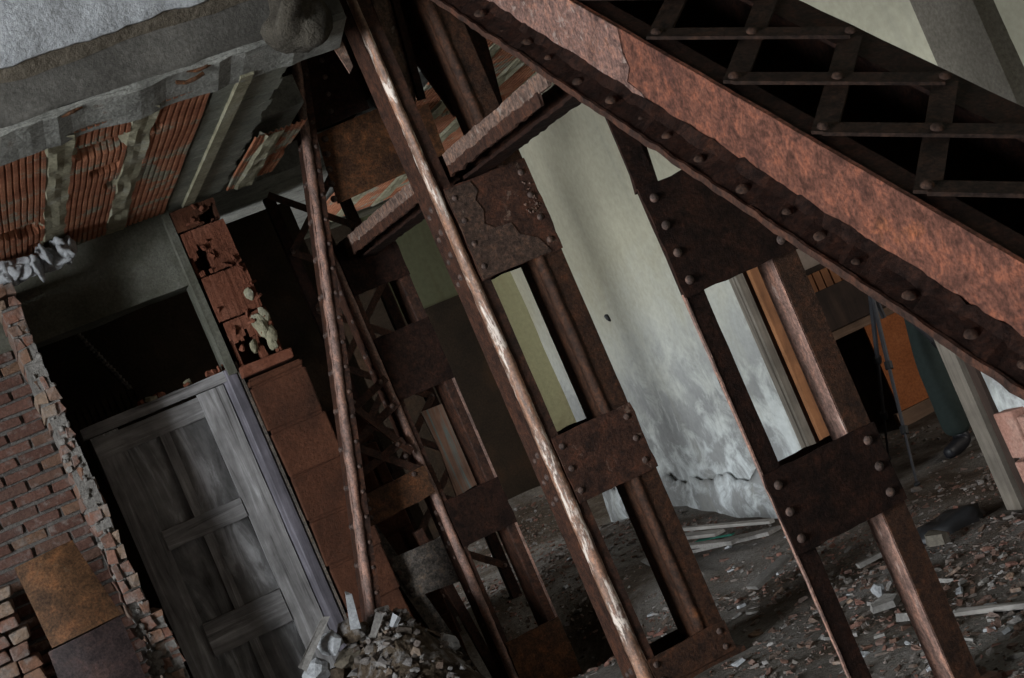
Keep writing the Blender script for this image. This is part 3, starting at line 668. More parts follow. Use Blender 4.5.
def column_L():
    y = 7.57; D = .2; t = .012; x0, x1 = 1.875, 2.23
    o = thing('battened_column', ((x0+x1)/2, y+D/2, 0), 'rusted steel column with rose worn edge, farthest of the battened columns, beside the raking leg', 'steel column', 'battened steel columns')
    zt = 2.36; z0c = -.34
    bm = NB(); prism(bm, chan(.06, D, t, .02), (x0, y, 0), (1,0,0), (0,1,0), (0,0,z0c), (0,0,zt)); a = build('channel', bm, M['rust'], o)
    bm = NB(); prism(bm, [(-.004,.028),(-.005,.01),(.004,-.006),(.018,-.012),(.032,-.008),(.036,.004),(.01,.028)], (x0, y, 0), (1,0,0), (0,1,0), (0,0,z0c), (0,0,zt), .03, .004); e = build('worn_edge', bm, M['rust_rose'], o, smooth=True); e['label'] = 'rose coloured worn edge'
    xr = x1-.06
    bm = NB(); prism(bm, chan(.06, D, t, .008), (xr, y, 0), (1,0,0), (0,1,0), (0,0,z0c), (0,0,zt)); build('channel', bm, M['rust'], o)
    bm = NB(); box(bm, x1-.012, x1+.002, y-.003, y+.01, .0, 1.75, .001); build('bright_lip', bm, M['rust_rose'], o)
    for z0, z1, m_, nr in ((1.437, 1.78, M['rust_black'], 4), (.62, .874, M['rust_black'], 3), (-.30, .085, M['rust_ochre'], 3), (2.02, 2.3, M['rust_black'], 3)):
        bm = NB(); plate(bm, x0+.04, x1+.001, y-.012, y-.001, z0, z1); b = build('batten_plate', bm, m_, o)
        for k in range(nr):
            z = z0+(z1-z0)*(k+.5)/nr; rivet(a, (x0, y+.07, z), (-1,0,0), .016); rivet(a, (x0, y+.15, z-.02), (-1,0,0), .013)
    for k in range(11): rivet(a, (x0, y+.09, .2+k*.19), (-1,0,0), .012)
column_L()

# raking legs of the trestle at the far column
def raker():
    y = 7.36; p1 = on(291, 50, 'y', y); p0 = on(367, 612, 'y', y); d = (p1-p0).normalized(); ex = Vector((d.z, 0, -d.x))   # across, to the right
    L_ = (p1-p0).length
    o = thing('raking_leg', p0, 'rusted riveted raking leg leaning left with its foot in the rubble heap', 'steel leg')
    f = lambda k: d*(k*L_)
    D = .15
    bm = NB(); prism(bm, [(0,0),(.075,0),(.075,.012),(.012,.012),(.012,D),(0,D)], p0, ex, (0,1,0), d*-.16, d*(L_+.25)); a = build('angle_bar', bm, M['rust'], o)
    bm = NB(); prism(bm, [(-.004,.03),(-.004,.01),(.004,-.006),(.018,-.014),(.034,-.012),(.042,.002),(.01,.03)], p0, ex, (0,1,0), d*-.10, d*(L_+.2), .03, .006); e = build('worn_edge', bm, M['rust_rose'], o, smooth=True)
    e['label'] = 'rose coloured worn edge'
    k = .08
    while k < 1.02:
        rivet(a, p0+f(k)+Vector((0, .045, 0)), -ex, .015); rivet(a, p0+f(k)+Vector((0, .11, 0)), -ex, .015)
        if int(k*100) % 2: pass
        k += .068
    for i in range(22): rivet(a, p0+f(.03+i*.044)+ex*.06, (0,-1,0), .011)
    # the plates beside it
    def poly(name, pts, yy, m_, th=.012):
        pts = [on(px, py, 'y', yy) for px, py in pts]; pts = [p.lerp(pts[(i+1) % len(pts)], t) for i, p in enumerate(pts) for t in (0, .25, .5, .75)]
        pts = [p+Vector((random.uniform(-.004, .004), 0, random.uniform(-.004, .004))) for p in pts]
        bm = NB(); f = [bm.verts.new(p) for p in pts]; g = [bm.verts.new(p+Vector((0, th, 0))) for p in pts]; bm.faces.new(f); bm.faces.new(g[::-1])
        for i in range(len(pts)): bm.faces.new((f[i], f[(i+1) % len(pts)], g[(i+1) % len(pts)], g[i]))
        return build(name, bm, m_, o)
    g1 = poly('gusset_plate', [(316, 134), (424, 89), (446, 156), (338, 203)], y+.07, M['rust_ochre']); g1['label'] = 'orange rusted gusset plate'
    for i in range(5): rivet(g1, on(325+2.2*i, 139+15*i, 'y', y+.068), (0,-1,0), .018)
    g2 = poly('gusset_plate', [(306, 50), (344, 36), (369, 108), (316, 130)], y+.075, M['rust_black'])
    for i in range(4): rivet(g2, on(322+3*i, 60+17*i, 'y', y+.073), (0,-1,0), .014)
    g3 = poly('batten_plate', [(363, 496), (424, 466), (436, 492), (372, 526)], y+.16, M['rust_ochre'])
    for i in range(3): rivet(g3, on(367+2*i, 500+9*i, 'y', y+.158), (0,-1,0), .013)
    for (xa_, ya_), (xb_, yb_) in (((350, 412), (386, 378)), ((352, 446), (398, 402)), ((350, 404), (412, 452)), ((356, 478), (404, 440)), ((352, 446), (420, 470))):
        bm = NB(); bar(bm, on(xa_, ya_, 'y', y+.17), on(xb_, yb_, 'y', y+.17), (0, .2, 1), .04, .01, .001); b = build('lacing_bar', bm, M['rust'], o)
        rivet(b, on(xa_+3, ya_-2, 'y', y+.16), (0,-1,0), .014); rivet(b, on(xb_-6, yb_+4, 'y', y+.16), (0,-1,0), .014)
raker()
def raker2():
    y = 7.83; p1 = on(352, 505, 'y', y); p0 = on(482, 690, 'y', y); p1 = p1+(p1-p0)*.25; d = (p1-p0).normalized(); ex = Vector((d.z, 0, -d.x)); L_ = (p1-p0).length
    o = thing('raking_leg', p0, 'grey brown raking leg with a grey riveted plate, leaning right behind the farthest column', 'steel leg')
    bm = NB(); prism(bm, [(0,0),(.085,0),(.085,.012),(.012,.012),(.012,.09),(0,.09)], p0-ex*.04, ex, (0,1,0), (0,0,0), d*L_); a = build('angle_bar', bm, M['steel_grey'], o)
    q = on(424, 567, 'y', y-.02); w = Vector((1, 0, .0)); bm = NB()
    pts = [on(x_, y_, 'y', y-.015) for x_, y_ in ((388, 560), (448, 534), (470, 578), (413, 598))]
    f = [bm.verts.new(p) for p in pts]; g = [bm.verts.new(p+Vector((0,.012,0))) for p in pts]; bm.faces.new(f); bm.faces.new(g[::-1])
    for i in range(4): bm.faces.new((f[i], f[(i+1) % 4], g[(i+1) % 4], g[i]))
    b = build('batten_plate', bm, M['steel_grey'], o); b['label'] = 'grey scaled plate with four rivets'
    for x_, y_ in ((391, 561), (399, 573), (405, 582), (411, 590)): rivet(b, on(x_, y_, 'y', y-.016), (0,-1,0), .017)
    q0 = on(425, 545, 'y', y+.06); q1 = on(505, 690, 'y', y+.06); bm = NB(); q0 = q0+(q0-q1)*.1
    bar(bm, q0, q1, (1,0,0), .05, .05, .002); build('companion_angle', bm, M['rust'], o)
raker2()
# X-braced screen behind the raking leg
def lattice():
    y = 8.6; o = thing('lattice_post', on(385, 700, 'y', y), 'dark laced steel post half hidden between the raking leg and the farthest column', 'steel post')
    A0, A1 = on(338, 330, 'y', y), on(470, 690, 'y', y); B0, B1 = on(400, 300, 'y', y), on(520, 690, 'y', y)
    vx = Vector((1,0,0)); xA = (A0.x+A1.x)/2-.03; xB = xA+.42; za, zb_ = -.05, CZ
    for x_ in (xA, xB):
        bm = NB(); prism(bm, [(0,0),(.06,0),(.06,.01),(.01,.01),(.01,.06),(0,.06)], (x_, y, 0), (1,0,0), (0,1,0), (0,0,za), (0,0,zb_)); build('angle_bar', bm, M['rust_black'], o)
    z = .3; i = 0
    while z < 2.5:
        for s in (0, 1):
            bm = NB(); bar(bm, (xA+.03 if s else xB+.03, y-.008-.012*s, z), (xB+.03 if s else xA+.03, y-.008-.012*s, z+.36), (0,0,1), .04, .008, .001); b = build('lacing_bar', bm, M['rust'], o)
            rivet(b, (xA+.03 if s else xB+.03, y-.014-.012*s, z), (0,-1,0), .013)
        z += .36
lattice()
# splintered board leaning between them
bm = NB(); pts = [on(x_, y_, 'y', 8.25) for x_, y_ in ((421, 412), (462, 396), (486, 478), (457, 497), (440, 450))]
f = [bm.verts.new(p) for p in pts]; g = [bm.verts.new(p+Vector((0,.02,0))) for p in pts]; bm.faces.new(f); bm.faces.new(g[::-1])
for i in range(5): bm.faces.new((f[i], f[(i+1) % 5], g[(i+1) % 5], g[i]))
props(build('splintered_board', bm, M['splint'], None, pts[3]), 'splintered brown board wedged behind the farthest column plates', 'board')

# longitudinal tie along the column row
def tie():
    xt = 2.02; p1 = on(556, 66, 'x', xt); p0 = on(342, 246, 'x', xt); zm = (p0.z+p1.z)/2
    d = (p1-p0).normalized(); up = Vector((0, -d.z, d.y)); up = up if up.z > 0 else -up; sx = Vector((1, 0, 0))
    o = thing('tie_beam', p0, 'pale flaking tie bar crossing behind the bright edged column', 'steel tie')
    L_ = (p1-p0).length
    # top table of the tee
    bm = NB(); prism(bm, [(-.045,-.005),(.05,-.005),(.05,.006),(-.045,.006)], p0, sx, up, (0,0,0), d*L_, .04, .004); t_ = build('flange', bm, M['rust_rose'], o)
    bm = NB(); prism(bm, [(-.05,-.050),(-.038,-.052),(-.034,.0),(-.05,.008)], p0, sx, up, (0,0,0), d*L_, .03, .006); e = build('face_leg', bm, M['rust_pink'], o); e['label'] = 'pale pink flaking face'
    bm = NB(); prism(bm, [(-.056,-.088),(-.046,-.09),(-.042,-.046),(-.052,-.044)], p0, sx, up, (0,0,0), d*(L_*.97), .025, .009); build('delaminated_lip', bm, M['rust'], o)
    bm = NB(); prism(bm, [(.08,-.085),(.092,-.085),(.092,.01),(.08,.01)], p0+up*-.03, sx, up, d*.1, d*(L_*1.06), .04, .005); build('rear_leg', bm, M['rust'], o)
    bm = NB(); prism(bm, [(.0,-.115),(.085,-.125),(.085,-.112),(.0,-.103)], p0+up*-.0, sx, up, d*.1, d*(L_*1.04), .03, .006); build('bottom_strip', bm, M['rust_black'], o)
    for i in range(5): rivet(t_, p0+d*(L_*(.1+.2*i))+up*.012, up, .012)
tie()
# short brace rising to the slab opening and the hanger next to the worn column
def braces():
    yb = 5.83; o = thing('diagonal_brace', on(455, 120, 'y', yb), 'broad dark diagonal brace plate behind the top of the bright edged column', 'steel brace')
    def poly(name, pts, yy, th, m_):
        pts = [on(a_, b_, 'y', yy) for a_, b_ in pts]; bm = NB(); f = [bm.verts.new(p) for p in pts]; g = [bm.verts.new(p+Vector((0, th, 0))) for p in pts]; bm.faces.new(f); bm.faces.new(g[::-1])
        for i in range(len(pts)): bm.faces.new((f[i], f[(i+1) % len(pts)], g[(i+1) % len(pts)], g[i]))
        return build(name, bm, m_, o)
    poly('plate', [(384, -20), (470, -20), (492, 60), (512, 140), (484, 160), (454, 112), (404, 38)], yb, .012, M['rust_black'])
    e = poly('edge_bar', [(384, -20), (393, -22), (412, 30), (462, 104), (455, 116), (402, 42)], yb-.022, .02, M['rust_brown'])
    q0 = on(416, 102, 'y', 5.69); q1 = on(372, -12, 'y', 5.69); bm = NB()
    pts = [on(x_, y_, 'y', 5.69) for x_, y_ in ((366, -14), (396, -14), (412, 60), (416, 104), (404, 84))]
    f = [bm.verts.new(p) for p in pts]; g = [bm.verts.new(p+Vector((.01,.03,0))) for p in pts]; bm.faces.new(f); bm.faces.new(g[::-1])
    for i in range(5): bm.faces.new((f[i], f[(i+1) % 5], g[(i+1) % 5], g[i]))
    h = thing('hanger_plate', q0, 'pale tapering hanger plate beside the top of the worn column', 'steel plate')
    build('plate', bm, M['rust_pink'], h)
    bm = NB(); bar(bm, q0+Vector((.02,-.01,-.0)), q1+Vector((.075,-.01,0)), (1,0,0), .03, .02, .003); build('edge_bar', bm, M['rust_black'], h)
braces()

# ---------------------------------------------------------------- the sloping laced girder
def girder():
    xw = 1.87; sl = math.atan(.78); d = Vector((0, -math.cos(sl), -math.sin(sl))); nrm = Vector((0, -math.sin(sl), math.cos(sl)))   # d: down, towards the viewer
    P = on(680, 64, 'x', xw)                       # point on the top edge of the near web
    o = thing('laced_girder', P+d*2.0, 'sloping rust red laced girder crossing the upper right', 'steel girder')
    sx = Vector((1, 0, 0)); H = .192; s0, s1 = d*-2.6, d*2.3
    org = P-nrm*H
    bm = NB(); prism(bm, [(0,0),(.012,0),(.012,H),(0,H)], org, sx, nrm, s0, s1, .03, .0015); w = build('web', bm, M['rust_web'], o); w['label'] = 'rust red near web'
    bm = NB(); prism(bm, [(-.095,-.014),(.012,-.014),(.012,.0),(-.095,-.002)], org, sx, nrm, s0, s1, .03, .006); fl = build('bottom_flange', bm, M['rust_black'], o)
    bm = NB(); prism(bm, [(-.10,-.018),(-.094,-.018),(-.091,.002),(-.099,.002)], org, sx, nrm, s0, s1, .025, .005); build('flange_lip', bm, M['rust'], o)
    bm = NB(); prism(bm, [(-.088,.0),(-.0,.0),(-.0,.028),(-.03,.012)], org, sx, nrm, s0, s1, .025, .012); build('dirt_fillet', bm, M['rust_black'], o)
    s = -2.4
    while s < 2.2:
        rivet(fl, org+d*s+sx*(-.052+.008*math.sin(s*31))+nrm*(.003+.006*math.sin(s*17)), nrm, .017+.004*math.sin(s*23), True); s += .155+.03*math.sin(s*9)
    bm = NB(); prism(bm, [(.012,H-.016),(.075,H-.016),(.075,H-.005),(.012,H-.005)], org, sx, nrm, s0, s1, .05, .001); tf = build('top_flange', bm, M['rust_black'], o)
    # flaked pale skin on the upper length of the web, ending in a torn edge
    tear = [on(x_, y_, 'x', xw-.004) for x_, y_ in ((617, 28), (622, 52), (629, 68), (627, 82), (640, 92), (652, 108), (661, 116))]
    lo0 = org+d*-2.5; bm = NB()
    pts = [P+d*-2.5-sx*.004-nrm*.003]+tear[:]; pts.append(org+d*-2.5-sx*.004+nrm*.012)
    f = [bm.verts.new(p) for p in pts]; g = [bm.verts.new(p+sx*.004) for p in pts]; bm.faces.new(f); bm.faces.new(g[::-1])
    for i in range(len(pts)): bm.faces.new((f[i], f[(i+1) % len(pts)], g[(i+1) % len(pts)], g[i]))
    k = build('flaked_skin', bm, M['rust_pink2'], o); k['label'] = 'pale flaked skin of the upper web'
    # far channel, bottom plate
    xf = 2.245
    bm = NB(); prism(bm, [(0,0),(.012,0),(.012,H+.0),(0,H+.0)], org+sx*(xf+.055-xw), sx, nrm, s0, s1, .06, .002); build('far_web', bm, M['rust_black'], o)
    bm = NB(); prism(bm, [(-.03,H-.012),(.067,H-.012),(.067,H),(-.03,H)], org+sx*(xf-xw), sx, nrm, s0, s1, .06, .002); build('far_top_flange', bm, M['rust_black'], o)
    bm = NB(); prism(bm, [(0.012,.0),(xf+.055-xw,.0),(xf+.055-xw,.01),(.012,.01)], org, sx, nrm, s0, s1, .1, .001); build('bottom_plate', bm, M['rust_black'], o)
    B2 = on(822, 126, 'x', xw+.03); sB = (B2-P).dot(d); pit = .342
    for n in range(-6, 6):
        a = P+d*(sB+n*pit)+sx*.035; b = a+sx*(xf-xw-.02)
        bm = NB(); bar(bm, a+nrm*.006-d*0, b-d*pit*1.0+nrm*.006, sx.cross(nrm), .058, .009, .001)
        q = b-d*pit*1.0; l1 = build('lacing_bar', bm, M['rust_lace'], o)
        bm = NB(); bar(bm, a+nrm*.017, b+d*pit*1.0+nrm*.017, d, .05, .009, .001); l2 = build('lacing_bar', bm, M['rust_lace'], o)
        for p_ in (a, (a+q)/2, q): rivet(l1, p_+nrm*.022, nrm, .016, True)
M['rust_pink2'] = rust('pale_flaked_web', (.11,.060,.047), (.17,.098,.080), (.27,.105,.044), (.27,.20,.17), .56, 9, .78, .15)
M['rust_lace'] = rust('dull_brown_rust', (.014,.0085,.006), (.026,.015,.011), (.045,.023,.014), (.065,.042,.032), .74, 8, .75, .12)
girder()

# ---------------------------------------------------------------- doorway, next room
bm = NB(); box(bm, WX-.02, WX+.022, DY1-.03, DY1+.015, -.05, DH); jf = structure(build('door_2', bm, M['jamb']), 'timber doorway frame in the white wall')
bm = NB(); box(bm, WX-.03, WX+.004, DY1-.005, DY1+.04, -.05, DH+.05, .002); build('casing', bm, M['jamb'], jf)
bm = NB(); box(bm, WX+.022, WX+.31, DY1-.012, DY1+.015, -.05, DH); build('lining', bm, M['brown_wood'], jf)
bm = NB(); box(bm, WX+.055, WX+.12, DY1-.05, DY1-.012, -.05, DH, .002); build('stop', bm, M['orange_wood'], jf)
bm = NB(); box(bm, WX-.03, WX+.31, DY0, DY1, DH-.05, DH+.03); build('head', bm, M['jamb'], jf)
# near jamb post
bm = NB(); box(bm, WX-.055, WX+.06, DY0-.02, DY0+.075, -.05, DH, .003); build('jamb_post', bm, M['jamb'], jf)
bm = NB(); box(bm, WX-.03, WX+.01, DY0-.075, DY0-.02, -.05, DH, .003); build('jamb_shadow_gap', bm, M['brown_wood'], jf)
bm = NB(); box(bm, WX+.07, WX+.31, DY0-.0, DY0+.03, -.05, DH, .003); build('jamb_lining', bm, M['brown_wood'], jf)
lf = Matrix.Rotation(R(-62), 4, 'Z'); bm = NB()       # dark leaf standing open in the next room
h0 = Vector((WX+.33, DY1-.02, 0)); dd = Vector((math.cos(R(73)), math.sin(R(73)), 0)); nn_ = Vector((-dd.y, dd.x, 0))
obox(bm, h0+dd*.42+Vector((0,0,1.03)), dd*.42, nn_*.02, Vector((0,0,1.02))); lv = build('leaf', bm, M['brown_wood'], jf); lv['label'] = 'dark brown open door leaf'
bm = NB()
for zc_ in (.55, 1.5): obox(bm, h0+dd*.42+Vector((0,0,zc_))-nn_*.022, dd*.28, nn_*.008, Vector((0,0,.33)))
build('leaf_panel', bm, M['brown_wood'], jf)

# broken hollow brick and plaster beside the jamb
q = on(1013, 430, 'x', WX-.05); bm = NB()
for i in range(3):
    y1 = q.y+.055-.13*i; box(bm, WX-.075, WX, y1-.118, y1, .05, .22, .006); box(bm, WX-.07, WX, y1-.118, y1, .23, .43-.03*i, .006)
structure(build('trim_8', bm, M['terra_pink'], bevel=.006), 'exposed pink hollow bricks in the wall right of the doorway')

# wooden cabinet at the far wall of the next room
def cabinet():
    yF = 8.5; x0 = on(838, 400, 'y', yF).x-.25; x1 = x0+1.5
    o = thing('cupboard', ((x0+x1)/2, yF+.2, 0), 'old wooden cupboard with an orange board door in the next room', 'cupboard')
    zr = on(872, 318, 'y', yF).z; zs0 = on(845, 279, 'y', yF).z; zs1 = on(838, 262, 'y', yF).z; h = zs1+.02
    bm = NB(); box(bm, x0, x0+.03, yF, yF+.45, -.05, h); box(bm, x1-.03, x1, yF, yF+.45, -.05, h); box(bm, x0, x1, yF+.43, yF+.45, -.05, h); box(bm, x0, x1, yF+.02, yF+.45, zs0-.03, zs0); build('carcass', bm, M['brown_wood'], o)
    bm = NB(); xx = x0
    while xx < x1-.02: box(bm, xx, xx+.052, yF-.01, yF+.012, zs0, zs1, .001); xx += .062
    build('slatted_top', bm, M['orange_wood'], o)
    bm = NB(); box(bm, x0+.01, x1-.01, yF+.008, yF+.02, zr+.03, zs0-.0); build('drawer_front', bm, M['brown_wood'], o)
    bm = NB(); box(bm, x0-.01, x1+.01, yF-.015, yF+.02, zr-.03, zr+.025, .002); build('rail', bm, M['plank_x2'], o)
    xd = on(889, 390, 'y', yF).x
    bm = NB(); obox(bm, (xd+.24, yF-.01, (zr-.03+.09)/2), (.235,0,0), (0,.008,0), (0,0,(zr-.03-.09)/2)); build('door', bm, M['board'], o)
    bm = NB(); box(bm, xd-.03, x1, yF-.02, yF+.02, -.03, .085, .002); build('plinth', bm, M['plank_x2'], o)
M['plank_x2'] = wood('brown_plank', [(.3, (.10,.06,.04)), (.6, (.19,.12,.08)), (.8, (.26,.18,.13))], 'x', 8)
cabinet()

def skin_mesh(name, verts, edges, radii, m, parent, sub=2):
    me = bpy.data.meshes.new(name); org = ORG[parent.name]
    me.from_pydata([Vector(v)-org for v in verts], edges, []); o = bpy.data.objects.new(name, me); C.objects.link(o)
    o.modifiers.new('s', 'SKIN'); sk = me.skin_vertices[0].data
    for i, r_ in enumerate(radii): sk[i].radius = (r_, r_) if not isinstance(r_, tuple) else r_; sk[i].use_root = (i == 0)
    o.modifiers['s'].use_smooth_shade = True
    s = o.modifiers.new('u', 'SUBSURF'); s.levels = sub; s.render_levels = sub
    dg = bpy.context.evaluated_depsgraph_get(); new = bpy.data.meshes.new_from_object(o.evaluated_get(dg)); new.name = name
    bpy.data.objects.remove(o); 
    for p in new.polygons: p.use_smooth = True
    new.materials.clear(); q = link_mesh(name, new, m, parent); ORG[q.name] = org; return q
def person():
    A = on(946, 452, 'z', .05)+RGT*.10; ft1 = Vector((A.x+.08, A.y+.12, 0)); hip = Vector((ft1.x+.20, ft1.y-.02, .92)); ft2 = Vector((ft1.x+.36, ft1.y+.16, 0))
    o = thing('person', (hip.x, hip.y, 0), 'person in dark green trousers standing behind the doorway post near the tripod', 'person')
    fw = Vector((-.93, -.36, 0)).normalized(); sd = Vector((-fw.y, fw.x, 0)); U = Vector((0, 0, 1))     # facing the tripod
    hL = hip+sd*-.09; hR = hip+sd*.09
    if (hL-ft1).length > (hR-ft1).length: hL, hR = hR, hL
    kL = (hL+ft1)/2+fw*.05+U*.03; kR = (hR+ft2)/2+fw*.04+U*.03
    ch = hip+U*.42+fw*.06; nk = hip+U*.60+fw*.09; hd = nk+U*.12+fw*.06
    shL = ch+U*.12+sd*-.19; shR = ch+U*.12+sd*.19
    cam = ft1+fw*.28+U*1.15
    elL = shL+U*-.24+fw*.10+sd*-.03; elR = shR+U*-.24+fw*.10+sd*.03
    haL = elL+fw*.09+U*-.15+sd*.02; haR = elR+fw*.09+U*-.15+sd*-.02
    aL, aR = ft1+U*.09, ft2+U*.09
    body = skin_mesh('body', [hip, hip+U*.2, ch, nk, nk+U*.06+fw*.03, hd+U*.05, hd+U*.11, shL, elL, haL, shR, elR, haR, hL, kL, aL, hR, kR, aR],
        [(0,1),(1,2),(2,3),(3,4),(4,5),(5,6),(2,7),(7,8),(8,9),(2,10),(10,11),(11,12),(0,13),(13,14),(14,15),(0,16),(16,17),(17,18)],
        [.12,.12,.13,.06,.062,.088,.07,.055,.042,.03,.055,.042,.03,.085,.058,.042,.085,.058,.042], M['skin'], o)
    skin_mesh('trousers', [hip+U*.06, hL, kL, (kL+aL)/2, aL+U*-.02, hR, kR, (kR+aR)/2, aR+U*-.02], [(0,1),(1,2),(2,3),(3,4),(0,5),(5,6),(6,7),(7,8)],
        [.15,.115,.10,.088,.082,.115,.10,.088,.082], M['trousers'], o)
    skin_mesh('jacket', [hip+U*.02, hip+U*.2, ch, nk+U*-.04, shL, elL, haL-(haL-elL)*.12, shR, elR, haR-(haR-elR)*.12], [(0,1),(1,2),(2,3),(2,4),(4,5),(5,6),(2,7),(7,8),(8,9)],
        [.155,.145,.16,.085,.08,.06,.05,.08,.06,.05], M['jacket'], o)
    for v in o.children[-2].data.vertices:      # cloth folds
        w_ = v.co+ORG[o.name]; v.co += v.normal*(.012*noise.noise(Vector((w_.x*9, w_.y*9, w_.z*14)))+.008*noise.noise(Vector((w_.x*20, w_.y*20, w_.z*34))))
    for ank in (aL, aR): skin_mesh('boot', [ank+U*.02, ank+U*-.045+fw*-.02, ank+U*-.055+fw*.08, ank+U*-.06+fw*.17], [(0,1),(1,2),(2,3)], [.055,.05,.045,.035], M['boot'], o)
    for ha, s in ((haL, 1), (haR, -1)):
        inw = sd*s
        for k in range(4):
            b0 = ha+fw*.05+U*(.03-.02*k); l_ = (.072, .08, .074, .058)[k]
            skin_mesh('finger', [b0-fw*.03, b0+fw*l_*.45+inw*.008, b0+fw*l_*.75+inw*.03, b0+fw*l_*.8+inw*.055], [(0,1),(1,2),(2,3)], [.010,.009,.0085,.007], M['skin'], o, 1)
        skin_mesh('thumb', [ha+U*.02, ha+U*.045+inw*.02+fw*.03, ha+U*.05+inw*.04+fw*.06], [(0,1),(1,2)], [.012,.011,.009], M['skin'], o, 1)
        skin_mesh('palm', [ha-fw*.02, ha+fw*.02, ha+fw*.05], [(0,1),(1,2)], [(.03,.022),(.04,.018),(.038,.016)], M['skin'], o, 1)
    hc = hd+U*.06
    bm = NB(); rock(bm, hc+U*.035-fw*.022, .112, (1, 1, .95), 3, .03, False); build('hair', bm, M['hair'], o, smooth=True)
    for s in (-1, 1):
        bm = NB(); rock(bm, hc+fw*.086+sd*.032*s+U*-.005, .013, (1, 1, .8), 2, 0); build('eye', bm, M['white_paint'], o, smooth=True)
        bm = NB(); rock(bm, hc+sd*.088*s+U*-.02, .03, (.4, .7, 1), 2, .05); build('ear', bm, M['skin'], o, smooth=True)
    bm = NB(); tube(bm, [hc+fw*.082+U*.005, hc+fw*.105+U*-.03, hc+fw*.085+U*-.038], [.009,.015,.010]); build('nose', bm, M['skin'], o, smooth=True)
    bm = NB(); tube(bm, [hc+fw*.078+sd*-.022+U*-.065, hc+fw*.09+U*-.064, hc+fw*.078+sd*.022+U*-.065], .006); build('mouth', bm, M['sheet'], o, smooth=True)
person()
def tripod():
    y = 7.0; ap = on(869, 283, 'y', 6.95); fA = on(917, 484, 'z', .02); fB = on(889, 462, 'z', .02); fC = Vector((ap.x+.35, ap.y-.3, .02))
    fB = Vector((ap.x-.1, ap.y+.45, .02)) if (fB-ap).length > 2.5 else fB
    fB = ap+(fB-ap)*.98
    o = thing('tripod', (ap.x, ap.y, 0), 'slim grey camera tripod standing in the next room beyond the doorway', 'tripod')
    for f_ in (fA, fB, fC):
        q = ap+(f_-ap)*.42; r_ = ap+(f_-ap)*.74
        bm = NB(); s_ = (f_-ap).cross(UP).normalized()*.014
        tube(bm, [ap, q], .013); l_ = build('leg', bm, M['tripod'], o)
        bm = NB(); tube(bm, [q, r_], .010); build('leg_section', bm, M['tripod'], l_); bm = NB(); tube(bm, [r_, f_], .0075); build('leg_section', bm, M['tripod'], l_)
        for p_ in (q, r_):
            bm = NB(); e = (f_-ap).normalized()*.02; tube(bm, [p_-e, p_+e], .022); build('clip', bm, M['black'], l_)
        bm = NB(); rock(bm, f_, .018, (1, 1, .8), 2, .05); build('foot', bm, M['black'], l_)
    bm = NB(); tube(bm, [ap+UP*-.03, ap+UP*.03], .05, 12); build('shoulder', bm, M['black'], o)
    bm = NB(); tube(bm, [ap+UP*-.2, ap+UP*.12], .014); build('centre_column', bm, M['tripod'], o)
    bm = NB(); tube(bm, [ap+UP*.12, ap+UP*.17], .03, 12); build('head', bm, M['black'], o)
    o2 = thing('camera', ap+UP*.17, 'black camera on top of the grey tripod', 'camera')
    c_ = ap+UP*.225; bm = NB(); box(bm, c_.x-.035, c_.x+.035, c_.y-.065, c_.y+.065, c_.z-.05, c_.z+.04); box(bm, c_.x-.025, c_.x+.03, c_.y-.025, c_.y+.025, c_.z+.035, c_.z+.065); build('body', bm, M['black'], o2, bevel=.008)
    bm = NB(); tube(bm, [c_+Vector((-.035,0,0)), c_+Vector((-.12,0,0))], .035, 16); build('lens', bm, M['black'], o2)
tripod()

# ---------------------------------------------------------------- things by the brick wall
def leaning(name, quad, yb, m, label, cat, bend=.05):
    pts = [on(x_, y_, 'y', yb+dy) for x_, y_, dy in quad]; bm = NB(); n = 10; rows = []
    for i in range(n+1):
        a = pts[0].lerp(pts[3], i/n); b = pts[1].lerp(pts[2], i/n); row = []
        for k in range(n+1):
            p = a.lerp(b, k/n); p = p+Vector((0, bend*math.sin(k/n*3.1)*-.6+.012*noise.noise(p*4), 0)); row.append(bm.verts.new(p))
        rows.append(row)
    for i in range(n):
        for k in range(n): bm.faces.new((rows[i][k], rows[i][k+1], rows[i+1][k+1], rows[i+1][k]))
    bmesh.ops.solidify(bm, geom=bm.faces[:], thickness=.006)
    o = build(name, bm, m, None, pts[3], smooth=False); props(o, label, cat); return o
leaning('rusty_sheet', [(14, 568, .1), (72, 540, .1), (121, 614, -.05), (52, 648, -.05)], 7.34, M['sheet'], 'orange brown rusty metal sheet leaning on the brick wall', 'metal sheet')
leaning('metal_sheet', [(48, 652, -.03), (120, 616, -.03), (160, 712, -.14), (85, 748, -.14)], 7.32, M['sheet2'], 'purple brown metal sheet below the orange brown sheet by the brick wall', 'metal sheet')
# crumbling brick pier at the lower left
q = on(22, 640, 'y', 7.42); bm = NB(); zt_ = on(4, 595, 'y', 7.42).z; z = -.1; 
while z < zt_:
    o_ = random.uniform(-.015, .01); box(bm, q.x-.5, q.x-.05+o_-.02*(z/zt_), 7.42, 7.7, z, z+.055, .009); box(bm, q.x-.04+o_-.02*(z/zt_), q.x+.03+o_, 7.41, 7.65, z, z+.055, .009); z += .068
structure(build('wall_broken_pier', bm, M['brick_pale'], bevel=.008))

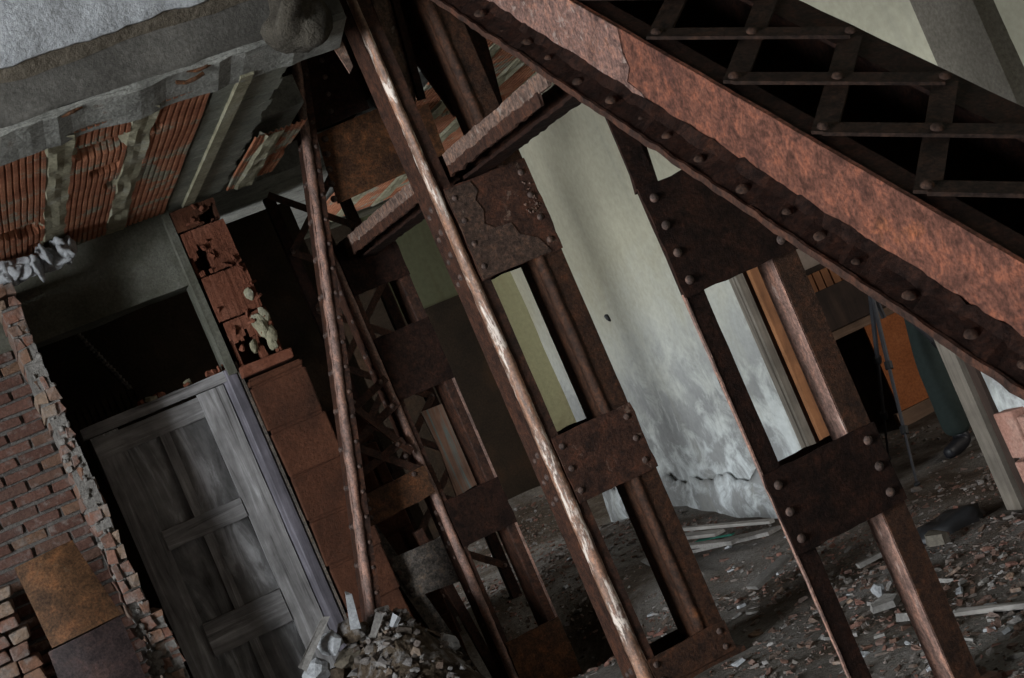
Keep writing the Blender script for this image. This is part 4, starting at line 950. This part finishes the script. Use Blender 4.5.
# ---------------------------------------------------------------- rubble
def clear(x, y):
    for x0, x1, y0, y1 in ((1.8, 2.36, 3.9, 4.2), (1.8, 2.34, 5.5, 5.85), (1.82, 2.3, 7.5, 7.8)):
        if x0 < x < x1 and y0 < y < y1: return False
    return not (x > WX-.12 and (y > 7.0 or y < 5.65) and x < WX+.32)
bm = NB(); cnt = 0
while cnt < 26000:
    y = 3.9+8*random.random()**1.2; x = random.uniform(.9, 5.0)
    if not clear(x, y) or (y > 7.3 and x < 2.0) or (y > 9.2 and x > WX-.1) or y > 11.1 or (x > WX+.1 and y > 8.4) or (x > WX+.4 and random.random() < .6): continue
    dn = noise.noise(Vector((x*.9, y*.9, 12)))
    if dn < random.uniform(-.55, .3): continue
    s = random.uniform(.003, .010) if random.random() < .86 else random.uniform(.010, .022)
    shard(bm, (x, y, ground_h(x, y)-.004), s*random.uniform(.9, 1.9), s*random.uniform(.5, 1), s*random.uniform(.4, .9), .5); cnt += 1
o = build('rubble', bm, M['rubble']); props(o, 'small mixed brick and plaster rubble strewn over the dusty floor', 'rubble', None, 'stuff')
# heap under the raking leg
def heap_h(x, y):
    e = math.exp(-(((x-1.34)/(.40 if x < 1.34 else .27))**2+((y-7.28)/.42)**2)); p = Vector((x*5, y*5, 2))
    return ground_h(x, y)+.10*e+e*(.07*noise.noise(p)+.05*noise.noise(p*2.3)+.035*noise.noise(p*5)+.018*noise.noise(p*11))
bm = NB(); nh = 90; hv = [[bm.verts.new((.98+1.15*i/nh, 6.4+1.1*k/nh, heap_h(.98+1.15*i/nh, 6.4+1.1*k/nh)-.012)) for k in range(nh+1)] for i in range(nh+1)]
for i in range(nh):
    for k in range(nh): bm.faces.new((hv[i][k], hv[i+1][k], hv[i+1][k+1], hv[i][k+1]))
mo = build('debris_mound', bm, M['mound'], None, (1.43, 7.3, 0)); props(mo, 'brown and white crumbled mound of debris under the raking leg', 'debris', None, 'stuff')
bm = NB()
for i in range(420):
    a = random.uniform(0, 6.3); r_ = abs(random.gauss(0, .38)); x = 1.32+math.cos(a)*r_*.62; y = 7.25+math.sin(a)*r_*1.0
    if y > 7.95 or x < 1.0 or x > 1.85: continue
    s = random.uniform(.008, .034); z = heap_h(x, y)+.004
    if random.random() < .8: rock(bm, (x, y, z), s, (1, .8, .6), 1, .9)
    else: shard(bm, (x, y, z), s*1.5, s*.8, s*.6, 1.0)
props(build('rubble_heap', bm, M['heap']), 'heap of pale dusty rubble round the foot of the raking leg', 'rubble', None, 'stuff')
for i in range(16):                                      # larger lumps on the heap
    px, py = [(330, 640), (352, 655), (372, 640), (398, 656), (415, 666), (440, 652), (340, 672), (385, 672), (446, 642), (452, 668), (352, 628), (405, 648), (318, 668), (365, 668), (430, 676), (420, 650)][i]
    y = 7.2+.02*(i % 5); p = on(px, py, 'y', y); bm = NB(); rock(bm, p+Vector((0,.05,-.02)), random.uniform(.05, .085), (1, .9, .75), 2, .5)
    props(build('stone_lump', bm, (M['whitewash'], M['scratch'], M['mound'], M['pier_brown'])[i % 4], None, p), ('whitish', 'brown', 'brown and white', 'grey brown')[i % 4]+' ragged lump on the rubble heap under the raking leg', 'rubble', ('whitish', 'brown', 'mottled', 'grey brown')[i % 4]+' lumps on the rubble heap')
for i, (pa, pb, w_) in enumerate([((303, 668), (326, 618), .035), ((348, 592), (356, 628), .035), ((379, 612), (368, 652), .03), ((396, 616), (386, 640), .02)]):
    p, q = on(*pa, 'y', 7.15), on(*pb, 'y', 7.2); bm = NB(); bar(bm, p, q, (1, 0, .2), w_, .015, .012)
    props(build('torn_strip', bm, M['whitewash'] if i % 2 else M['timber_grey'], None, p), ['grey torn strip lying up the left side of the rubble heap', 'white torn strip beside the foot of the raking leg', 'grey splinter standing in the middle of the rubble heap', 'small pale splinter standing right on the rubble heap'][i], 'debris')
# bigger fragments on the open floor
KINDS = [('plaster_shard', M['whitewash'], 'flat whitish plaster shard lying on the rubble floor', 'plaster shards on the floor'),
         ('brick_fragment', M['brick_pale'], 'broken reddish brick fragment lying on the rubble floor', 'brick fragments on the floor'),
         ('stone_chip', M['timber_grey'], 'grey stone chip lying on the rubble floor', 'stone chips on the floor')]
n = 0
while n < 110:
    px = random.uniform(560, 1020); py = random.uniform(485, 672); p = on(px, py, 'z', 0)
    if not (3.9 < p.y < 9.5) or not clear(p.x, p.y) or p.x > 3.5: continue
    p.z = ground_h(p.x, p.y); bm = NB(); kd = KINDS[n % 3]; s = random.uniform(.012, .03)
    shard(bm, p, s*1.3, s*.8, s*.45, .35); props(build(kd[0], bm, kd[1], None, p), kd[2], 'rubble', kd[3]); n += 1
def plank(pa, pb, za, zb_, w, m, label, name='plank', t=.018):
    p, q = on(*pa, 'z', za), on(*pb, 'z', zb_); bm = NB(); bar(bm, p, q, UP.cross(q-p), w, t, .003)
    props(build(name, bm, m, None, p), label, 'plank' if name == 'plank' else 'debris')
plank((672, 530), (772, 521), .16, .16, .03, M['plank_x'], 'long pale batten lying nearest the foot of the white wall')
plank((668, 538), (720, 533), .12, .11, .07, M['plank_x'], 'short pale board below the long batten by the white wall')
plank((690, 550), (775, 530), .05, .07, .10, M['timber_grey'], 'wide grey board lying slanted before the white wall')
plank((668, 548), (735, 541), .11, .11, .05, M['timber_grey'], 'narrow grey board between the slanted board and the pale board')
plank((752, 588), (787, 556), .05, .10, .09, M['timber_grey'], 'grey plank propped behind the nearest column left post')
plank((640, 560), (700, 575), .05, .04, .04, M['timber_grey'], 'grey lath lying beside the middle column')
plank((957, 613), (1030, 604), .02, .02, .03, M['plank_x'], 'thin pale lath lying at the right edge of the floor')
plank((858, 566), (884, 553), .02, .02, .03, M['plank_x'], 'thin pale lath between the posts of the nearest column')
plank((697, 541), (733, 534), .09, .07, .035, M['green'], 'green plastic strip among the rubble', 'plastic_strip', .006)
for i, (px, py, s, lab) in enumerate([(886, 606, .07, 'large pale slab fragment inside the nearest column'), (908, 620, .075, 'pointed grey slab standing behind the nearest column right post'), (880, 595, .03, 'round white plaster lump near the nearest column')]):
    p = on(px, py, 'z', .02); bm = NB()
    if i < 2: shard(bm, p, s, s*.55, .03, .25)
    else: rock(bm, p+UP*.02, s, (1, .9, .9), 2, .3)
    props(build('slab_fragment', bm, M['timber_grey'] if i < 2 else M['whitewash'], None, p), lab, 'rubble')
p = on(948, 528, 'z', .02); bm = NB(); rock(bm, p, .11, (1.4, .8, .4), 3, .9); props(build('dark_rag', bm, M['black'], None, p, smooth=True), 'crumpled black rag lying on the floor right of the nearest column', 'rag')
p = on(936, 543, 'z', .03); bm = NB(); shard(bm, p, .07, .05, .05, .3); props(build('tan_block', bm, M['pier_brown'], None, p), 'tan broken block in front of the black rag', 'rubble')

# ---------------------------------------------------------------- light
def area(name, loc, size, sy, energy, col, target):
    l = bpy.data.lights.new(name, 'AREA'); l.shape = 'RECTANGLE'; l.size = size; l.size_y = sy; l.energy = energy; l.color = col
    o = bpy.data.objects.new(name, l); C.objects.link(o); o.location = loc
    o.rotation_euler = (Vector(target)-Vector(loc)).to_track_quat('-Z', 'Z').to_euler(); return o
area('daylight_window', (WLX+.02, (WY0+WY1)/2, (WZ0+WZ1)/2), WY1-WY0, WZ1-WZ0, 2400, (.90, .96, 1.0), (5, (WY0+WY1)/2+2.5, 1.5))
area('side_fill_light', (.93, 10.3, 1.5), 1.2, 1.8, 55, (.92, .97, 1.0), (3.7, 9.7, 1.3))  # added fill for the far end of the white wall; no opening here
area('daylight_back_room', (7.9, 10.9, 1.6), 2.2, 1.6, 130, (1.0, .98, .9), (4, 12.2, 1.6))
area('next_room_fill', (6.2, 3.6, 1.7), 2.4, 1.5, 65, (1.0, .95, .88), (5.2, 8.4, .9))  # added fill to brighten the cupboard and doorway; no window here
w = bpy.data.worlds.new('World'); bpy.context.scene.world = w; w.use_nodes = True
w.node_tree.nodes['Background'].inputs[0].default_value = (.75, .85, 1, 1); w.node_tree.nodes['Background'].inputs[1].default_value = .6

# ---------------------------------------------------------------- camera
cd = bpy.data.cameras.new('Camera'); cam = bpy.data.objects.new('Camera', cd); C.objects.link(cam)
cd.sensor_fit = 'HORIZONTAL'; cd.sensor_width = 23.6; cd.lens = 23.6*F/1024; cd.clip_start = .05; cd.clip_end = 100
xr_ = RGT*math.cos(ROLL)-UP*math.sin(ROLL); up_ = UP*math.cos(ROLL)+RGT*math.sin(ROLL)
rot = Matrix((xr_, up_, -FWD)).transposed(); cam.matrix_world = Matrix.Translation(EYE) @ rot.to_4x4()
S = bpy.context.scene; S.camera = cam
S.view_settings.view_transform = 'Standard'; S.view_settings.look = 'None'; S.view_settings.gamma = 1; S.view_settings.exposure = 0
try: S.view_settings.use_curve_mapping = False
except Exception: pass
